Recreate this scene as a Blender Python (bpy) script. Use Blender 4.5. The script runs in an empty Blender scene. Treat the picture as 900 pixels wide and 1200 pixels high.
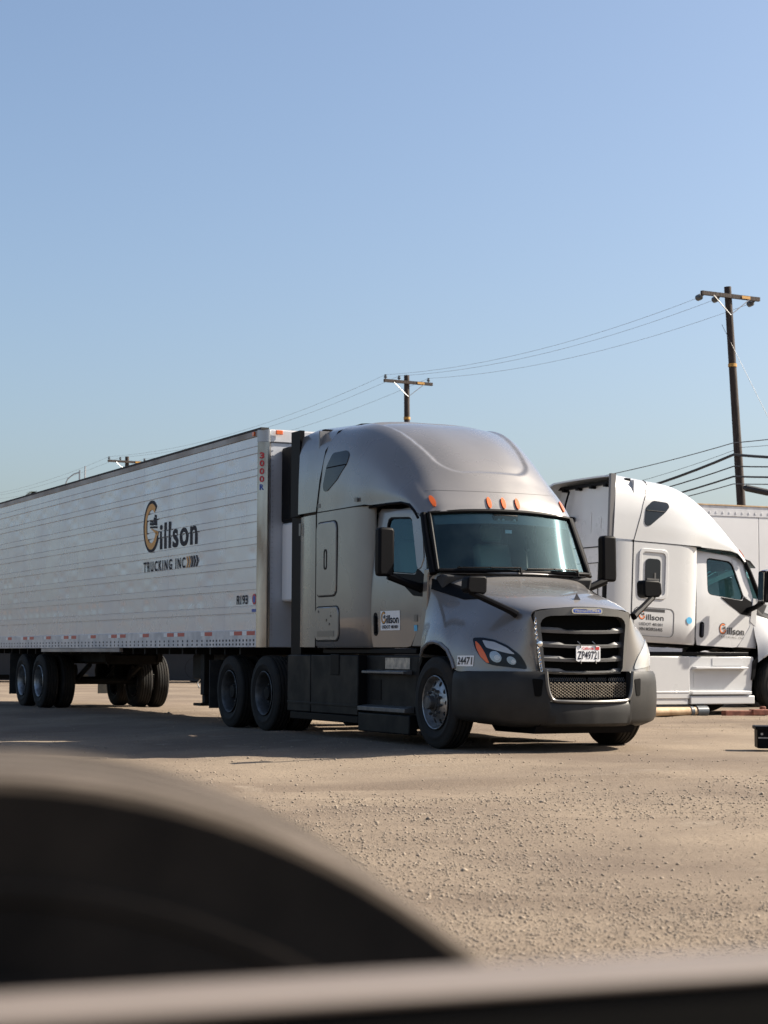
import bpy, bmesh, math, random
import numpy as np
from mathutils import Vector, Matrix
from mathutils.bvhtree import BVHTree
R = math.radians
random.seed(7); rng = np.random.default_rng(7)
scn = bpy.context.scene
col = scn.collection

# ------------------------------------------------------------------ camera, sky, sun, exposure
CAM_H = 1.034
cam_d = bpy.data.cameras.new("camera"); cam = bpy.data.objects.new("camera", cam_d); col.objects.link(cam)
cam.location = (0, 0, CAM_H)
cam_d.sensor_fit = 'HORIZONTAL'; cam_d.sensor_width = 24.0; cam_d.lens = 57.8
cam.matrix_world = Matrix.Translation((0, 0, CAM_H)) @ Matrix.Rotation(R(90 + 4.417), 4, 'X') @ Matrix.Rotation(R(0.26), 4, 'Z')
cam_d.clip_start = 0.05; cam_d.clip_end = 9000
cam_d.dof.use_dof = True; cam_d.dof.focus_distance = 22.5; cam_d.dof.aperture_fstop = 4.6
scn.camera = cam

SUN_AZ, SUN_EL = 78.0, 38.0      # azimuth clockwise from +Y, elevation
w = bpy.data.worlds.new("World"); scn.world = w; w.use_nodes = True
nt = w.node_tree; bg = nt.nodes['Background']
sky = nt.nodes.new('ShaderNodeTexSky'); sky.sky_type = 'NISHITA'; sky.sun_disc = False
sky.sun_elevation = R(SUN_EL); sky.sun_rotation = R(SUN_AZ)
sky.air_density = 1.0; sky.dust_density = 3.0; sky.ozone_density = 2.3; sky.altitude = 50
nt.links.new(sky.outputs[0], bg.inputs[0]); bg.inputs[1].default_value = 0.060
sd = bpy.data.lights.new("sun", 'SUN'); sun = bpy.data.objects.new("sun", sd); col.objects.link(sun)
sd.energy = 4.4; sd.angle = R(0.5); sd.color = (1.0, 0.90, 0.76)
sdir = Vector((math.sin(R(SUN_AZ)) * math.cos(R(SUN_EL)), math.cos(R(SUN_AZ)) * math.cos(R(SUN_EL)), math.sin(R(SUN_EL))))
sun.rotation_euler = sdir.to_track_quat('Z', 'Y').to_euler(); sun.location = (30, -20, 40)
scn.view_settings.view_transform = 'Standard'; scn.view_settings.look = 'None'
scn.view_settings.exposure = 1.55; scn.view_settings.gamma = 1.0; scn.view_settings.use_curve_mapping = False

# ------------------------------------------------------------------ materials
def mat(name, c, rough=.5, metal=0., coat=0., vary=0., vscale=3., bump=0., bscale=40., spec=.5, stretch=None, c2=None, vlo=.35, vhi=.65, detail=6):
    m = bpy.data.materials.new(name); m.use_nodes = True; n = m.node_tree.nodes; l = m.node_tree.links
    p = n['Principled BSDF']; c = tuple(c) + (1,) if len(c) == 3 else c
    p.inputs['Base Color'].default_value = c; p.inputs['Roughness'].default_value = rough
    p.inputs['Metallic'].default_value = metal; p.inputs['Coat Weight'].default_value = coat; p.inputs['Coat Roughness'].default_value = .06
    p.inputs['Specular IOR Level'].default_value = spec
    tc = n.new('ShaderNodeNewGeometry'); vec = tc.outputs['Position']
    if stretch:
        mp = n.new('ShaderNodeMapping'); mp.inputs['Scale'].default_value = stretch; l.new(vec, mp.inputs['Vector']); vec = mp.outputs['Vector']
    if vary or c2:
        t = n.new('ShaderNodeTexNoise'); t.inputs['Scale'].default_value = vscale; t.inputs['Detail'].default_value = detail; l.new(vec, t.inputs['Vector'])
        r = n.new('ShaderNodeMapRange'); r.inputs[1].default_value = vlo; r.inputs[2].default_value = vhi; l.new(t.outputs['Fac'], r.inputs[0])
        mx = n.new('ShaderNodeMix'); mx.data_type = 'RGBA'; l.new(r.outputs[0], mx.inputs[0])
        mx.inputs[6].default_value = c; k = 1 - vary
        mx.inputs[7].default_value = (tuple(c2) + (1,)) if c2 else (c[0] * k, c[1] * k, c[2] * k, 1)
        l.new(mx.outputs[2], p.inputs['Base Color'])
        r2 = n.new('ShaderNodeMapRange'); r2.inputs[1].default_value = .3; r2.inputs[2].default_value = .7
        r2.inputs[3].default_value = max(.02, rough - .06); r2.inputs[4].default_value = min(1, rough + .1); l.new(t.outputs['Fac'], r2.inputs[0]); l.new(r2.outputs[0], p.inputs['Roughness'])
    if bump:
        t2 = n.new('ShaderNodeTexNoise'); t2.inputs['Scale'].default_value = bscale; t2.inputs['Detail'].default_value = 4; l.new(vec, t2.inputs['Vector'])
        b = n.new('ShaderNodeBump'); b.inputs['Strength'].default_value = bump; b.inputs['Distance'].default_value = .02; l.new(t2.outputs['Fac'], b.inputs['Height']); l.new(b.outputs[0], p.inputs['Normal'])
    return m

def glassmat(name, tint, refl=.10, rough=.03):
    m = bpy.data.materials.new(name); m.use_nodes = True; n = m.node_tree.nodes; l = m.node_tree.links
    n.remove(n['Principled BSDF']); out = n['Material Output']
    tr = n.new('ShaderNodeBsdfTransparent'); tr.inputs[0].default_value = tint + (1,)
    gl = n.new('ShaderNodeBsdfGlossy'); gl.inputs['Roughness'].default_value = rough; gl.inputs[0].default_value = (.55, .85, .95, 1)
    df = n.new('ShaderNodeBsdfDiffuse'); df.inputs[0].default_value = (.25, .36, .38, 1)
    lw = n.new('ShaderNodeFresnel'); lw.inputs[0].default_value = 1.5
    a = n.new('ShaderNodeMath'); a.operation = 'ADD'; a.inputs[1].default_value = refl; a.use_clamp = True; l.new(lw.outputs[0], a.inputs[0])
    tc = n.new('ShaderNodeTexCoord'); no = n.new('ShaderNodeTexNoise'); no.inputs['Scale'].default_value = 2.5; no.inputs['Detail'].default_value = 8; l.new(tc.outputs['Object'], no.inputs['Vector'])
    mr = n.new('ShaderNodeMapRange'); mr.inputs[1].default_value = .4; mr.inputs[2].default_value = .75; mr.inputs[3].default_value = .0; mr.inputs[4].default_value = .035; l.new(no.outputs['Fac'], mr.inputs[0])
    m0 = n.new('ShaderNodeMixShader'); l.new(mr.outputs[0], m0.inputs[0]); l.new(tr.outputs[0], m0.inputs[1]); l.new(df.outputs[0], m0.inputs[2])
    mx = n.new('ShaderNodeMixShader'); l.new(a.outputs[0], mx.inputs[0]); l.new(m0.outputs[0], mx.inputs[1]); l.new(gl.outputs[0], mx.inputs[2])
    l.new(mx.outputs[0], out.inputs[0]); return m

M = {}
M['gray_paint'] = mat('gray_metallic_paint', (.190, .181, .175), .27, .28, .8, vary=.14, vscale=1.6)
M['white_paint'] = mat('white_paint', (.47, .475, .48), .30, 0, .4, vary=.06, vscale=2)
M['skirt_dark'] = mat('dark_gray_plastic', (.007, .007, .0075), .5, vary=.4, vscale=4, spec=.15)
M['bumper_dark'] = mat('bumper_plastic', (.022, .0215, .021), .48, vary=.4, vscale=3, bump=.05, bscale=200, spec=.25)
M['black'] = mat('black_plastic', (.004, .004, .005), .5, spec=.08)
M['void'] = mat('matte_black', (.004, .004, .004), .9, spec=.1)
M['rubber'] = mat('rubber_black', (.013, .013, .013), .75, vary=.3, vscale=8, c2=(.045, .040, .034), vlo=.5, vhi=.8)
M['dirty_tyre'] = mat('dusty_tyre_rubber', (.012, .0115, .011), .8, c2=(.032, .027, .022), vscale=5, vlo=.45, vhi=.8, spec=.25)
M['fg_rubber'] = mat('worn_black_rubber', (.007, .0065, .006), .9, c2=(.055, .043, .033), vscale=4, vlo=.42, vhi=.75, spec=.08)
M['alu'] = mat('polished_aluminium', (.36, .36, .36), .36, .85, vary=.45, vscale=14)
M['dull_steel'] = mat('dull_steel_rim', (.10, .10, .102), .5, .5, vary=.45, vscale=9)
M['chassis'] = mat('chassis_black', (.009, .0085, .008), .7, vary=.4, vscale=5, spec=.2)
M['glass'] = glassmat('windshield_glass', (.60, .82, .84), .0)
M['side_glass'] = glassmat('side_window_glass', (.24, .42, .40), .0)
M['dark_glass'] = mat('dark_window_glass', (.012, .016, .022), .08, 0, 0, spec=.3)
M['lens'] = mat('clear_headlamp_lens', (.40, .42, .44), .18, .25, .6)
M['lamp_black'] = mat('lamp_housing_black', (.006, .008, .013), .18, 0, 0, spec=.3)
M['flap_gray'] = mat('gray_rubber', (.10, .10, .105), .6)
M['lens_dim'] = mat('pale_headlamp_lens', (.33, .345, .36), .15, .2, .6)
M['reflector'] = mat('lamp_reflector', (.30, .30, .31), .2, .9)
M['chrome'] = mat('chrome', (.75, .75, .76), .12, 1)
M['amber'] = mat('amber_lens', (.62, .11, .015), .25, 0, .3)
M['red'] = mat('red_reflective', (.45, .03, .03), .35)
M['white_tape'] = mat('white_reflective', (.75, .75, .75), .35)
M['interior'] = mat('interior_gray', (.20, .225, .23), .8, vary=.3)
M['interior_dark'] = mat('interior_dark', (.025, .026, .028), .8)
M['seat'] = mat('seat_fabric', (.30, .33, .34), .9)
M['sign_white'] = mat('sign_white_vinyl', (.72, .73, .74), .4)
M['ink'] = mat('navy_print', (.008, .009, .018), .6, spec=.2)
M['ink_black'] = mat('black_print', (.02, .02, .022), .5)
M['ink_orange'] = mat('orange_print', (.62, .30, .06), .5)
M['ink_rust'] = mat('rust_orange_print', (.62, .17, .05), .5)
M['ink_red'] = mat('red_print', (.50, .03, .04), .5)
M['ink_blue'] = mat('blue_print', (.03, .08, .35), .5)
M['sticker_blue'] = mat('blue_sticker', (.08, .38, .62), .5)
M['slat_gray'] = mat('grille_slat_gray', (.12, .12, .12), .42, .3, vary=.25, vscale=10)
M['frame_gray'] = mat('satin_gray_trim', (.13, .128, .125), .35, .6)
M['mesh_tan'] = mat('dusty_grille_mesh', (.22, .18, .13), .7, vary=.4, vscale=20)
# trailer skin: painted aluminium, lower part quilted by dents
M['trailer_skin'] = mat('white_trailer_skin', (.62, .625, .665), .25, .45, .1, vary=.10, vscale=.9, bump=.12, bscale=4.5)
M['rail_alu'] = mat('weathered_rail_aluminium', (.34, .32, .31), .5, .5, c2=(.20, .175, .155), vscale=1.3, vlo=.35, vhi=.7)
M['post_steel'] = mat('stainless_post', (.52, .50, .48), .20, 1., c2=(.24, .20, .165), vscale=1.0, stretch=(3, 3, .7), vlo=.40, vhi=.65)
M['bottom_rail'] = mat('white_bottom_rail', (.58, .58, .60), .4, .2, vary=.25, vscale=5)
M['front_wall'] = mat('trailer_front_wall', (.50, .52, .56), .4, .2, vary=.1)
M['wood_pole'] = mat('creosote_wood', (.045, .032, .027), .85, vary=.5, vscale=4, stretch=(6, 6, .5), bump=.3, bscale=20)
M['wire'] = mat('cable_black', (.02, .02, .022), .6)
M['wire_gray'] = mat('conductor_gray', (.09, .09, .095), .5, .3)
M['conductor'] = mat('bare_conductor', (.22, .23, .24), .5, .3)
M['porcelain'] = mat('insulator_gray', (.06, .07, .08), .3)
M['yellow_tag'] = mat('yellow_tag', (.42, .22, .04), .6)
M['galv'] = mat('galvanised_steel', (.38, .39, .40), .45, .8)
M['far_white'] = mat('far_trailer_white', (.60, .60, .61), .45, .1, vary=.12, vscale=.8)
M['tan_log'] = mat('tan_weathered_pipe', (.50, .36, .22), .7, c2=(.36, .24, .14), vscale=5)
M['rust_red'] = mat('rusty_red_steel', (.22, .07, .04), .75, vary=.5, vscale=12)
M['palm'] = mat('palm_frond_green', (.045, .055, .035), .7, vary=.4)
M['palm_trunk'] = mat('palm_trunk_brown', (.12, .09, .07), .9)
M['rail_top'] = mat('sunlit_worn_steel', (.17, .14, .118), .6, .1, vary=.25, vscale=6)  # tan puts the sun on the dark beam's worn top into its colour
M['rail_black'] = mat('black_painted_steel', (.003, .003, .003), .8, spec=.1)
M['fg_tread'] = mat('dusty_tread_rubber', (.10, .083, .069), .9, c2=(.06, .05, .041), vscale=9, spec=.1)
M['pebble'] = mat('gravel_stone', (.245, .20, .152), .9, c2=(.15, .12, .095), vscale=9, vlo=.4, vhi=.7, detail=12)

# ------------------------------------------------------------------ mesh helpers
def obj(name, verts, faces, mats, parent=None, fmat=None, smooth=30, bevel=0, seg=2, recalc=True):
    me = bpy.data.meshes.new(name)
    me.from_pydata([tuple(map(float, v)) for v in verts], [], faces)
    if not isinstance(mats, (list, tuple)): mats = [mats]
    for m in mats: me.materials.append(m)
    if fmat is not None: me.polygons.foreach_set('material_index', fmat)
    me.update()
    if recalc:
        bm = bmesh.new(); bm.from_mesh(me); bmesh.ops.recalc_face_normals(bm, faces=bm.faces); bm.to_mesh(me); bm.free()
    if smooth:
        me.polygons.foreach_set('use_smooth', [True] * len(me.polygons)); me.set_sharp_from_angle(angle=R(smooth))
    o = bpy.data.objects.new(name, me); col.objects.link(o); o.parent = parent
    if bevel:
        b = o.modifiers.new('bevel', 'BEVEL'); b.width = bevel; b.segments = seg; b.limit_method = 'ANGLE'; b.angle_limit = R(40); b.harden_normals = False
    return o

class MB:
    def __init__(s): s.v = []; s.f = []; s.m = []; s.k = 0
    def add(s, vs, fs, T=None):
        o = len(s.v)
        for p in vs:
            p = Vector(p); s.v.append(T @ p if T is not None else p)
        for f in fs: s.f.append(tuple(i + o for i in f)); s.m.append(s.k)
        return s
    def box(s, x0, x1, y0, y1, z0, z1, T=None):
        vs = [(x, y, z) for z in (z0, z1) for y in (y0, y1) for x in (x0, x1)]
        return s.add(vs, [(0, 2, 3, 1), (4, 5, 7, 6), (0, 1, 5, 4), (2, 6, 7, 3), (0, 4, 6, 2), (1, 3, 7, 5)], T)
    def tube(s, pts, r, n=8, cap=True):
        pts = [Vector(p) for p in pts]; rr = r if isinstance(r, (list, tuple)) else [r] * len(pts)
        o = len(s.v); up = None
        for i, p in enumerate(pts):
            d = (pts[min(i + 1, len(pts) - 1)] - pts[max(i - 1, 0)]).normalized()
            if up is None:
                up = Vector((0, 0, 1)) if abs(d.z) < .9 else Vector((1, 0, 0))
            a = d.cross(up).normalized(); b = a.cross(d).normalized(); up = b
            for k in range(n):
                t = 2 * math.pi * k / n; s.v.append(p + (a * math.cos(t) + b * math.sin(t)) * rr[i])
        for i in range(len(pts) - 1):
            for k in range(n):
                s.f.append((o + i * n + k, o + i * n + (k + 1) % n, o + (i + 1) * n + (k + 1) % n, o + (i + 1) * n + k)); s.m.append(s.k)
        if cap:
            s.f.append(tuple(o + k for k in range(n))[::-1]); s.m.append(s.k)
            s.f.append(tuple(o + (len(pts) - 1) * n + k for k in range(n))); s.m.append(s.k)
        return s
    def lathe(s, prof, n=48, T=None):      # prof: (radius, y along axis); axis = Y
        o = len(s.v); P = len(prof)
        for k in range(n):
            t = 2 * math.pi * k / n
            for (r, y) in prof:
                p = Vector((r * math.cos(t), y, r * math.sin(t))); s.v.append(T @ p if T is not None else p)
        for k in range(n):
            for j in range(P - 1):
                a = o + k * P + j; b = o + ((k + 1) % n) * P + j
                s.f.append((a, a + 1, b + 1, b)); s.m.append(s.k)
        return s
    def prism(s, poly, ax, a0, a1):        # poly of 2-D points, extruded along axis ax
        n = len(poly)
        def P(u, v, a): return {'x': (a, u, v), 'y': (u, a, v), 'z': (u, v, a)}[ax]
        vs = [P(u, v, a0) for u, v in poly] + [P(u, v, a1) for u, v in poly]
        return s.add(vs, [tuple(range(n))[::-1], tuple(range(n, 2 * n))] + [(i, (i + 1) % n, n + (i + 1) % n, n + i) for i in range(n)])
    def build(s, name, mats, parent=None, **kw):
        return obj(name, s.v, s.f, mats, parent, fmat=s.m, **kw)

def cr(P, t):                              # Catmull-Rom through the rows of P at parameters t
    P = np.asarray(P, float); n = len(P); t = np.clip(np.asarray(t, float), 0, n - 1 - 1e-9); i = np.floor(t).astype(int); u = (t - i)
    g = lambda k: P[np.clip(k, 0, n - 1)]
    sh = (len(t),) + (1,) * (P.ndim - 1); u = u.reshape(sh)
    p0, p1, p2, p3 = g(i - 1), g(i), g(i + 1), g(i + 2)
    p0 = np.where((i == 0).reshape(sh), 2 * p1 - p2, p0); p3 = np.where((i + 2 > n - 1).reshape(sh), 2 * p2 - p1, p3)
    return .5 * (2 * p1 + (p2 - p0) * u + (2 * p0 - 5 * p1 + 4 * p2 - p3) * u ** 2 + (3 * p1 - 3 * p2 - p0 + p3) * u ** 3)

def net(rows, tu, tv):                     # bicubic surface through a control net
    A = cr(np.asarray(rows, float), tu); B = np.stack([cr(A[i], tv) for i in range(len(A))]); return B
def gridfaces(nu, nv): return [(i * nv + j, i * nv + j + 1, (i + 1) * nv + j + 1, (i + 1) * nv + j) for i in range(nu - 1) for j in range(nv - 1)]
def mirror_net(half):                      # half rows run centre -> right side (+y); gives the full width
    return [[(p[0], -p[1], p[2]) for p in r[:0:-1]] + [tuple(p) for p in r] for r in half]

def rrect(x0, x1, z0, z1, r, n=6):
    out = []
    for cx, cz, a0 in ((x1 - r, z1 - r, 0), (x0 + r, z1 - r, 90), (x0 + r, z0 + r, 180), (x1 - r, z0 + r, 270)):
        for k in range(n + 1):
            a = R(a0 + 90 * k / n); out.append((cx + r * math.cos(a), cz + r * math.sin(a)))
    return out
def rpoly(pts, r, n=5):                    # polygon with rounded corners
    out = []; N = len(pts)
    for i in range(N):
        p = Vector(pts[i]); a = (Vector(pts[i - 1]) - p); b = (Vector(pts[(i + 1) % N]) - p); k = min(r, a.length * .45, b.length * .45)
        q0 = p + a.normalized() * k; q1 = p + b.normalized() * k
        for j in range(n + 1):
            t = j / n; out.append(tuple(q0 * (1 - t) ** 2 + p * 2 * t * (1 - t) + q1 * t * t))
    return out
def resample(poly, n, start=None):
    P = np.array(poly + [poly[0]], float); d = np.r_[0, np.cumsum(np.hypot(*np.diff(P, axis=0).T))]
    t = np.linspace(0, d[-1], n, endpoint=False); return np.c_[np.interp(t, d, P[:, 0]), np.interp(t, d, P[:, 1])]
def by_angle(poly, c, n):                  # n points of an outline at even angles about c
    P = np.array(poly); out = []
    P2 = np.vstack([P, P[:1]])
    for k in range(n):
        a = 2 * math.pi * k / n; d = np.array((math.cos(a), math.sin(a))); best = None
        for i in range(len(P)):
            p, q = P2[i] - c, P2[i + 1] - c; e = q - p; den = d[0] * e[1] - d[1] * e[0]
            if abs(den) < 1e-12: continue
            t = (p[0] * e[1] - p[1] * e[0]) / den; u = (p[0] * d[1] - p[1] * d[0]) / den
            if t > 0 and -1e-9 <= u <= 1 + 1e-9 and (best is None or t > best): best = t
        out.append(c + d * best)
    return np.array(out)

def plate(mb, poly, f, depth, inset=.0):
    """solid plate: poly in 2-D, f(u, v, h) -> 3-D with h the height above the surface"""
    n = len(poly); c = np.mean(poly, axis=0); vs = []
    loops = [(1, -.004), (1, depth - min(inset, depth * .5))]
    if inset: loops.append(('in', depth))
    rings = []
    for k, h in loops:
        ring = []
        for p in poly:
            q = p
            if k == 'in':
                d = np.array(p) - c; L = np.hypot(*d); q = c + d * max(0, (L - inset)) / L
            ring.append(len(vs)); vs.append(f(q[0], q[1], h))
        rings.append(ring)
    fs = [tuple(rings[-1])]
    for a, b in zip(rings, rings[1:]): fs += [(a[i], a[(i + 1) % n], b[(i + 1) % n], b[i]) for i in range(n)]
    mb.add(vs, fs)
def ringplate(mb, outer, inner, f, depth, back=-.004):
    n = len(outer); vs = []; 
    for P, h in ((outer, back), (outer, depth), (inner, depth), (inner, back)):
        for p in P: vs.append(f(p[0], p[1], h))
    fs = []
    for a in range(3): fs += [(a * n + i, a * n + (i + 1) % n, (a + 1) * n + (i + 1) % n, (a + 1) * n + i) for i in range(n)]
    mb.add(vs, fs)

_tc = {}
def text2d(body, bold=0.0, space=1.0):     # text as 2-D verts / faces, normalised to its own box
    k = (body, bold, space)
    if k not in _tc:
        c = bpy.data.curves.new('lettering', 'FONT'); c.body = body; c.offset = bold; c.space_character = space; c.resolution_u = 3
        o = bpy.data.objects.new('lettering', c); col.objects.link(o); bpy.context.view_layer.update()
        me = bpy.data.meshes.new_from_object(o.evaluated_get(bpy.context.evaluated_depsgraph_get()))
        v = np.array([x.co[:2] for x in me.vertices]); f = [tuple(p.vertices) for p in me.polygons]
        v -= v.min(0); v /= v.max(0)
        bpy.data.objects.remove(o); bpy.data.curves.remove(c); bpy.data.meshes.remove(me); _tc[k] = (v, f)
    return _tc[k]
def put_text(mb, body, f, u0, u1, v0, v1, bold=0.0, space=1.0, h=.004):
    v, fs = text2d(body, bold, space); mb.add([f(u0 + a * (u1 - u0), v0 + b * (v1 - v0), h) for a, b in v], fs)
def arc(mb, f, cu, cv, ru0, rv0, ru1, rv1, a0, a1, h, n=36):
    vs = []
    for k in range(n + 1):
        a = R(a0 + (a1 - a0) * k / n)
        vs += [f(cu + ru0 * math.cos(a), cv + rv0 * math.sin(a), h), f(cu + ru1 * math.cos(a), cv + rv1 * math.sin(a), h)]
    mb.add(vs, [(2 * k, 2 * k + 2, 2 * k + 3, 2 * k + 1) for k in range(n)])

def empty(name, label, cat, loc=(0, 0, 0), rz=0., group=None):
    o = bpy.data.objects.new(name, None); col.objects.link(o); o.location = loc; o.rotation_euler = (0, 0, rz); o.empty_display_size = .3
    o['label'] = label; o['category'] = cat
    if group: o['group'] = group
    return o
def tag(o, label, cat, group=None):
    o['label'] = label; o['category'] = cat
    if group: o['group'] = group
    return o
def copy(o, name, parent=None, loc=None, rot=None):
    c = o.copy(); c.name = name; col.objects.link(c); c.parent = parent
    if loc is not None: c.location = loc
    if rot is not None: c.rotation_euler = rot
    return c

# ------------------------------------------------------------------ ground
def vnoise(x, y, seed):
    xi = np.floor(x).astype(int); yi = np.floor(y).astype(int); fx = x - xi; fy = y - yi
    fx = fx * fx * (3 - 2 * fx); fy = fy * fy * (3 - 2 * fy)
    def h(a, b):
        n = (a * 374761393 + b * 668265263 + seed * 1442695041) & 0x7fffffff
        n = ((n ^ (n >> 13)) * 1274126177) & 0x7fffffff; return ((n ^ (n >> 16)) & 0xffff) / 65535.0
    return (h(xi, yi) * (1 - fx) + h(xi + 1, yi) * fx) * (1 - fy) + (h(xi, yi + 1) * (1 - fx) + h(xi + 1, yi + 1) * fx) * fy
def ground_h(x, y):
    x = np.asarray(x, float); y = np.asarray(y, float)
    z = .030 * (vnoise(x * .35, y * .35, 1) - .5) + .020 * (vnoise(x * 1.1, y * 1.1, 2) - .5) + .012 * (vnoise(x * 3.7, y * 3.7, 3) - .5)
    lat = (x - 1.67) * -.9007 + (y - 21.15) * -.4345      # metres to the right of the gray truck's axis
    z = z - .11 * np.clip((lat - 1.6) / 2.2, 0, 1) ** 1.0 * np.clip((y - 12) / 5, 0, 1) * np.clip((40 - y) / 10, 0, 1) * np.clip((18 - np.abs(x)) / 6, 0, 1)
    # ruts left by lorries crossing the yard
    for (px, py, a, wd, dp) in ((2, 25.5, 8, .16, .035), (2, 27.4, 8, .16, .035), (3, 16.2, 14, .2, .03), (3, 29.6, -3, .2, .03), (0, 31.8, -3, .2, .03), (4, 12.6, -10, .2, .02)):
        d = -(x - px) * math.sin(R(a)) + (y - py) * math.cos(R(a)) + .35 * (vnoise(x * .25, y * .25, 9) - .5)
        z = z - dp * np.exp(-(d / wd) ** 2) + .5 * dp * np.exp(-((np.abs(d) - 2 * wd) / (.6 * wd)) ** 2)
    return z
xs = np.r_[-3000, -900, -300, -100, -50, -30, np.arange(-18, 18.01, .14), 30, 50, 100, 300, 900, 3000]
ys = np.r_[-400, -60, -10, np.arange(1.0, 14, .09), np.arange(14, 42, .16), np.arange(42, 70, 1.0), 90, 140, 300, 900, 3500]
XX, YY = np.meshgrid(xs, ys, indexing='ij'); ZZ = ground_h(XX, YY)
inner = ((np.abs(XX) < 18.05) & (YY > .9) & (YY < 42)); ZZ = np.where(inner, ZZ, 0.0)
ground = obj('ground', np.c_[XX.ravel(), YY.ravel(), ZZ.ravel()], gridfaces(len(xs), len(ys)), [], smooth=0, recalc=False)
ground.data.polygons.foreach_set('use_smooth', [True] * len(ground.data.polygons))
ground['kind'] = 'structure'
def ground_mat():
    m = bpy.data.materials.new('dry_dirt_yard'); m.use_nodes = True; n = m.node_tree.nodes; l = m.node_tree.links; p = n['Principled BSDF']
    tc = n.new('ShaderNodeTexCoord')
    def noise(scale, det, st=None, rough=.6):
        v = tc.outputs['Object']
        if st:
            mp = n.new('ShaderNodeMapping'); mp.inputs['Scale'].default_value = st; mp.inputs['Rotation'].default_value = (0, 0, R(-6)); l.new(v, mp.inputs[0]); v = mp.outputs[0]
        t = n.new('ShaderNodeTexNoise'); t.inputs['Scale'].default_value = scale; t.inputs['Detail'].default_value = det; t.inputs['Roughness'].default_value = rough; l.new(v, t.inputs['Vector']); return t.outputs['Fac']
    def rng_(s, a, b):
        r = n.new('ShaderNodeMapRange'); r.inputs[1].default_value = a; r.inputs[2].default_value = b; l.new(s, r.inputs[0]); return r.outputs[0]
    def mix(f, a, b):
        x = n.new('ShaderNodeMix'); x.data_type = 'RGBA'; l.new(f, x.inputs[0])
        for s, i in ((a, 6), (b, 7)):
            if isinstance(s, tuple): x.inputs[i].default_value = s + (1,)
            else: l.new(s, x.inputs[i])
        return x.outputs[2]
    a = mix(rng_(noise(.30, 6), .36, .60), (0.215, 0.172, 0.127), (0.13, 0.101, 0.077))
    a = mix(rng_(noise(.6, 7, (.16, 1.2, 1)), .54, .74), a, (0.106, 0.08, 0.06))
    a = mix(rng_(noise(1.2, 7), .60, .72), a, (0.225, 0.186, 0.143))
    a = mix(rng_(noise(38, 3), .50, .72), a, (0.122, 0.096, 0.073))
    sp = n.new('ShaderNodeTexVoronoi'); sp.inputs['Scale'].default_value = 16; l.new(tc.outputs['Object'], sp.inputs['Vector'])
    a = mix(rng_(sp.outputs['Distance'], .10, .04), a, (0.104, 0.084, 0.063))
    l.new(a, p.inputs['Base Color']); p.inputs['Roughness'].default_value = .95; p.inputs['Specular IOR Level'].default_value = .15
    b = n.new('ShaderNodeBump'); b.inputs['Strength'].default_value = .8; b.inputs['Distance'].default_value = .014; l.new(noise(24, 8, None, .7), b.inputs['Height'])
    v2 = n.new('ShaderNodeTexVoronoi'); v2.inputs['Scale'].default_value = 34; l.new(tc.outputs['Object'], v2.inputs['Vector'])
    b2 = n.new('ShaderNodeBump'); b2.inputs['Strength'].default_value = .3; b2.inputs['Distance'].default_value = .008; b2.invert = True; l.new(v2.outputs['Distance'], b2.inputs['Height']); l.new(b.outputs[0], b2.inputs['Normal'])
    l.new(b2.outputs[0], p.inputs['Normal']); return m
ground.data.materials.append(ground_mat())

def scatter_gravel():
    bv = np.array([(1, 0, 0), (-1, 0, 0), (0, 1, 0), (0, -1, 0), (0, 0, 1), (0, 0, -1)], float)
    bf = np.array([(0, 2, 4), (2, 1, 4), (1, 3, 4), (3, 0, 4), (2, 0, 5), (1, 2, 5), (3, 1, 5), (0, 3, 5)])
    N = 200000; y = 4.6 * np.exp(rng.random(N) * math.log(36 / 4.6)); x = (rng.random(N) - .5) * (y * .50 + 1.0)
    dens = vnoise(x * .45, y * .30, 21) * .6 + vnoise(x * 1.3, y * .7, 22) * .25 + vnoise(x * 4, y * 2.2, 23) * .15
    keep = rng.random(N) < np.clip((dens - .43) * 4.2, .07, .95) * np.clip(1.45 - y / 15, .10, 1); x = x[keep]; y = y[keep]; n = len(x)
    s = np.minimum(y, 15) ** .65 * (.0008 + .0015 * rng.random(n) ** 4) + .010 * (rng.random(n) > .9975) * rng.random(n) * np.clip(y / 10, 1, 2)
    V = bv[None] * s[:, None, None] * (1 + .9 * (rng.random((n, 6, 1)) - .5)) * np.array((1.2, 1.0, .8)); a = rng.random(n) * 6.28
    Vx = V[..., 0] * np.cos(a)[:, None] - V[..., 1] * np.sin(a)[:, None]; Vy = V[..., 0] * np.sin(a)[:, None] + V[..., 1] * np.cos(a)[:, None]
    z = ground_h(x, y) + s * .25
    V = np.stack([Vx + x[:, None], Vy + y[:, None], V[..., 2] + z[:, None]], -1).reshape(-1, 3); F = (bf[None] + (np.arange(n) * 6)[:, None, None]).reshape(-1)
    me = bpy.data.meshes.new('gravel'); me.vertices.add(len(V)); me.vertices.foreach_set('co', V.ravel()); nf = len(F) // 3
    me.loops.add(len(F)); me.loops.foreach_set('vertex_index', F.astype(np.int32)); me.polygons.add(nf); me.polygons.foreach_set('loop_start', np.arange(nf, dtype=np.int32) * 3); me.update(calc_edges=True)
    me.materials.append(M['pebble'])
    o = bpy.data.objects.new('gravel', me); col.objects.link(o); o['kind'] = 'stuff'; tag(o, 'loose gravel and small stones scattered over the dry dirt yard', 'gravel')
scatter_gravel()

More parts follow.
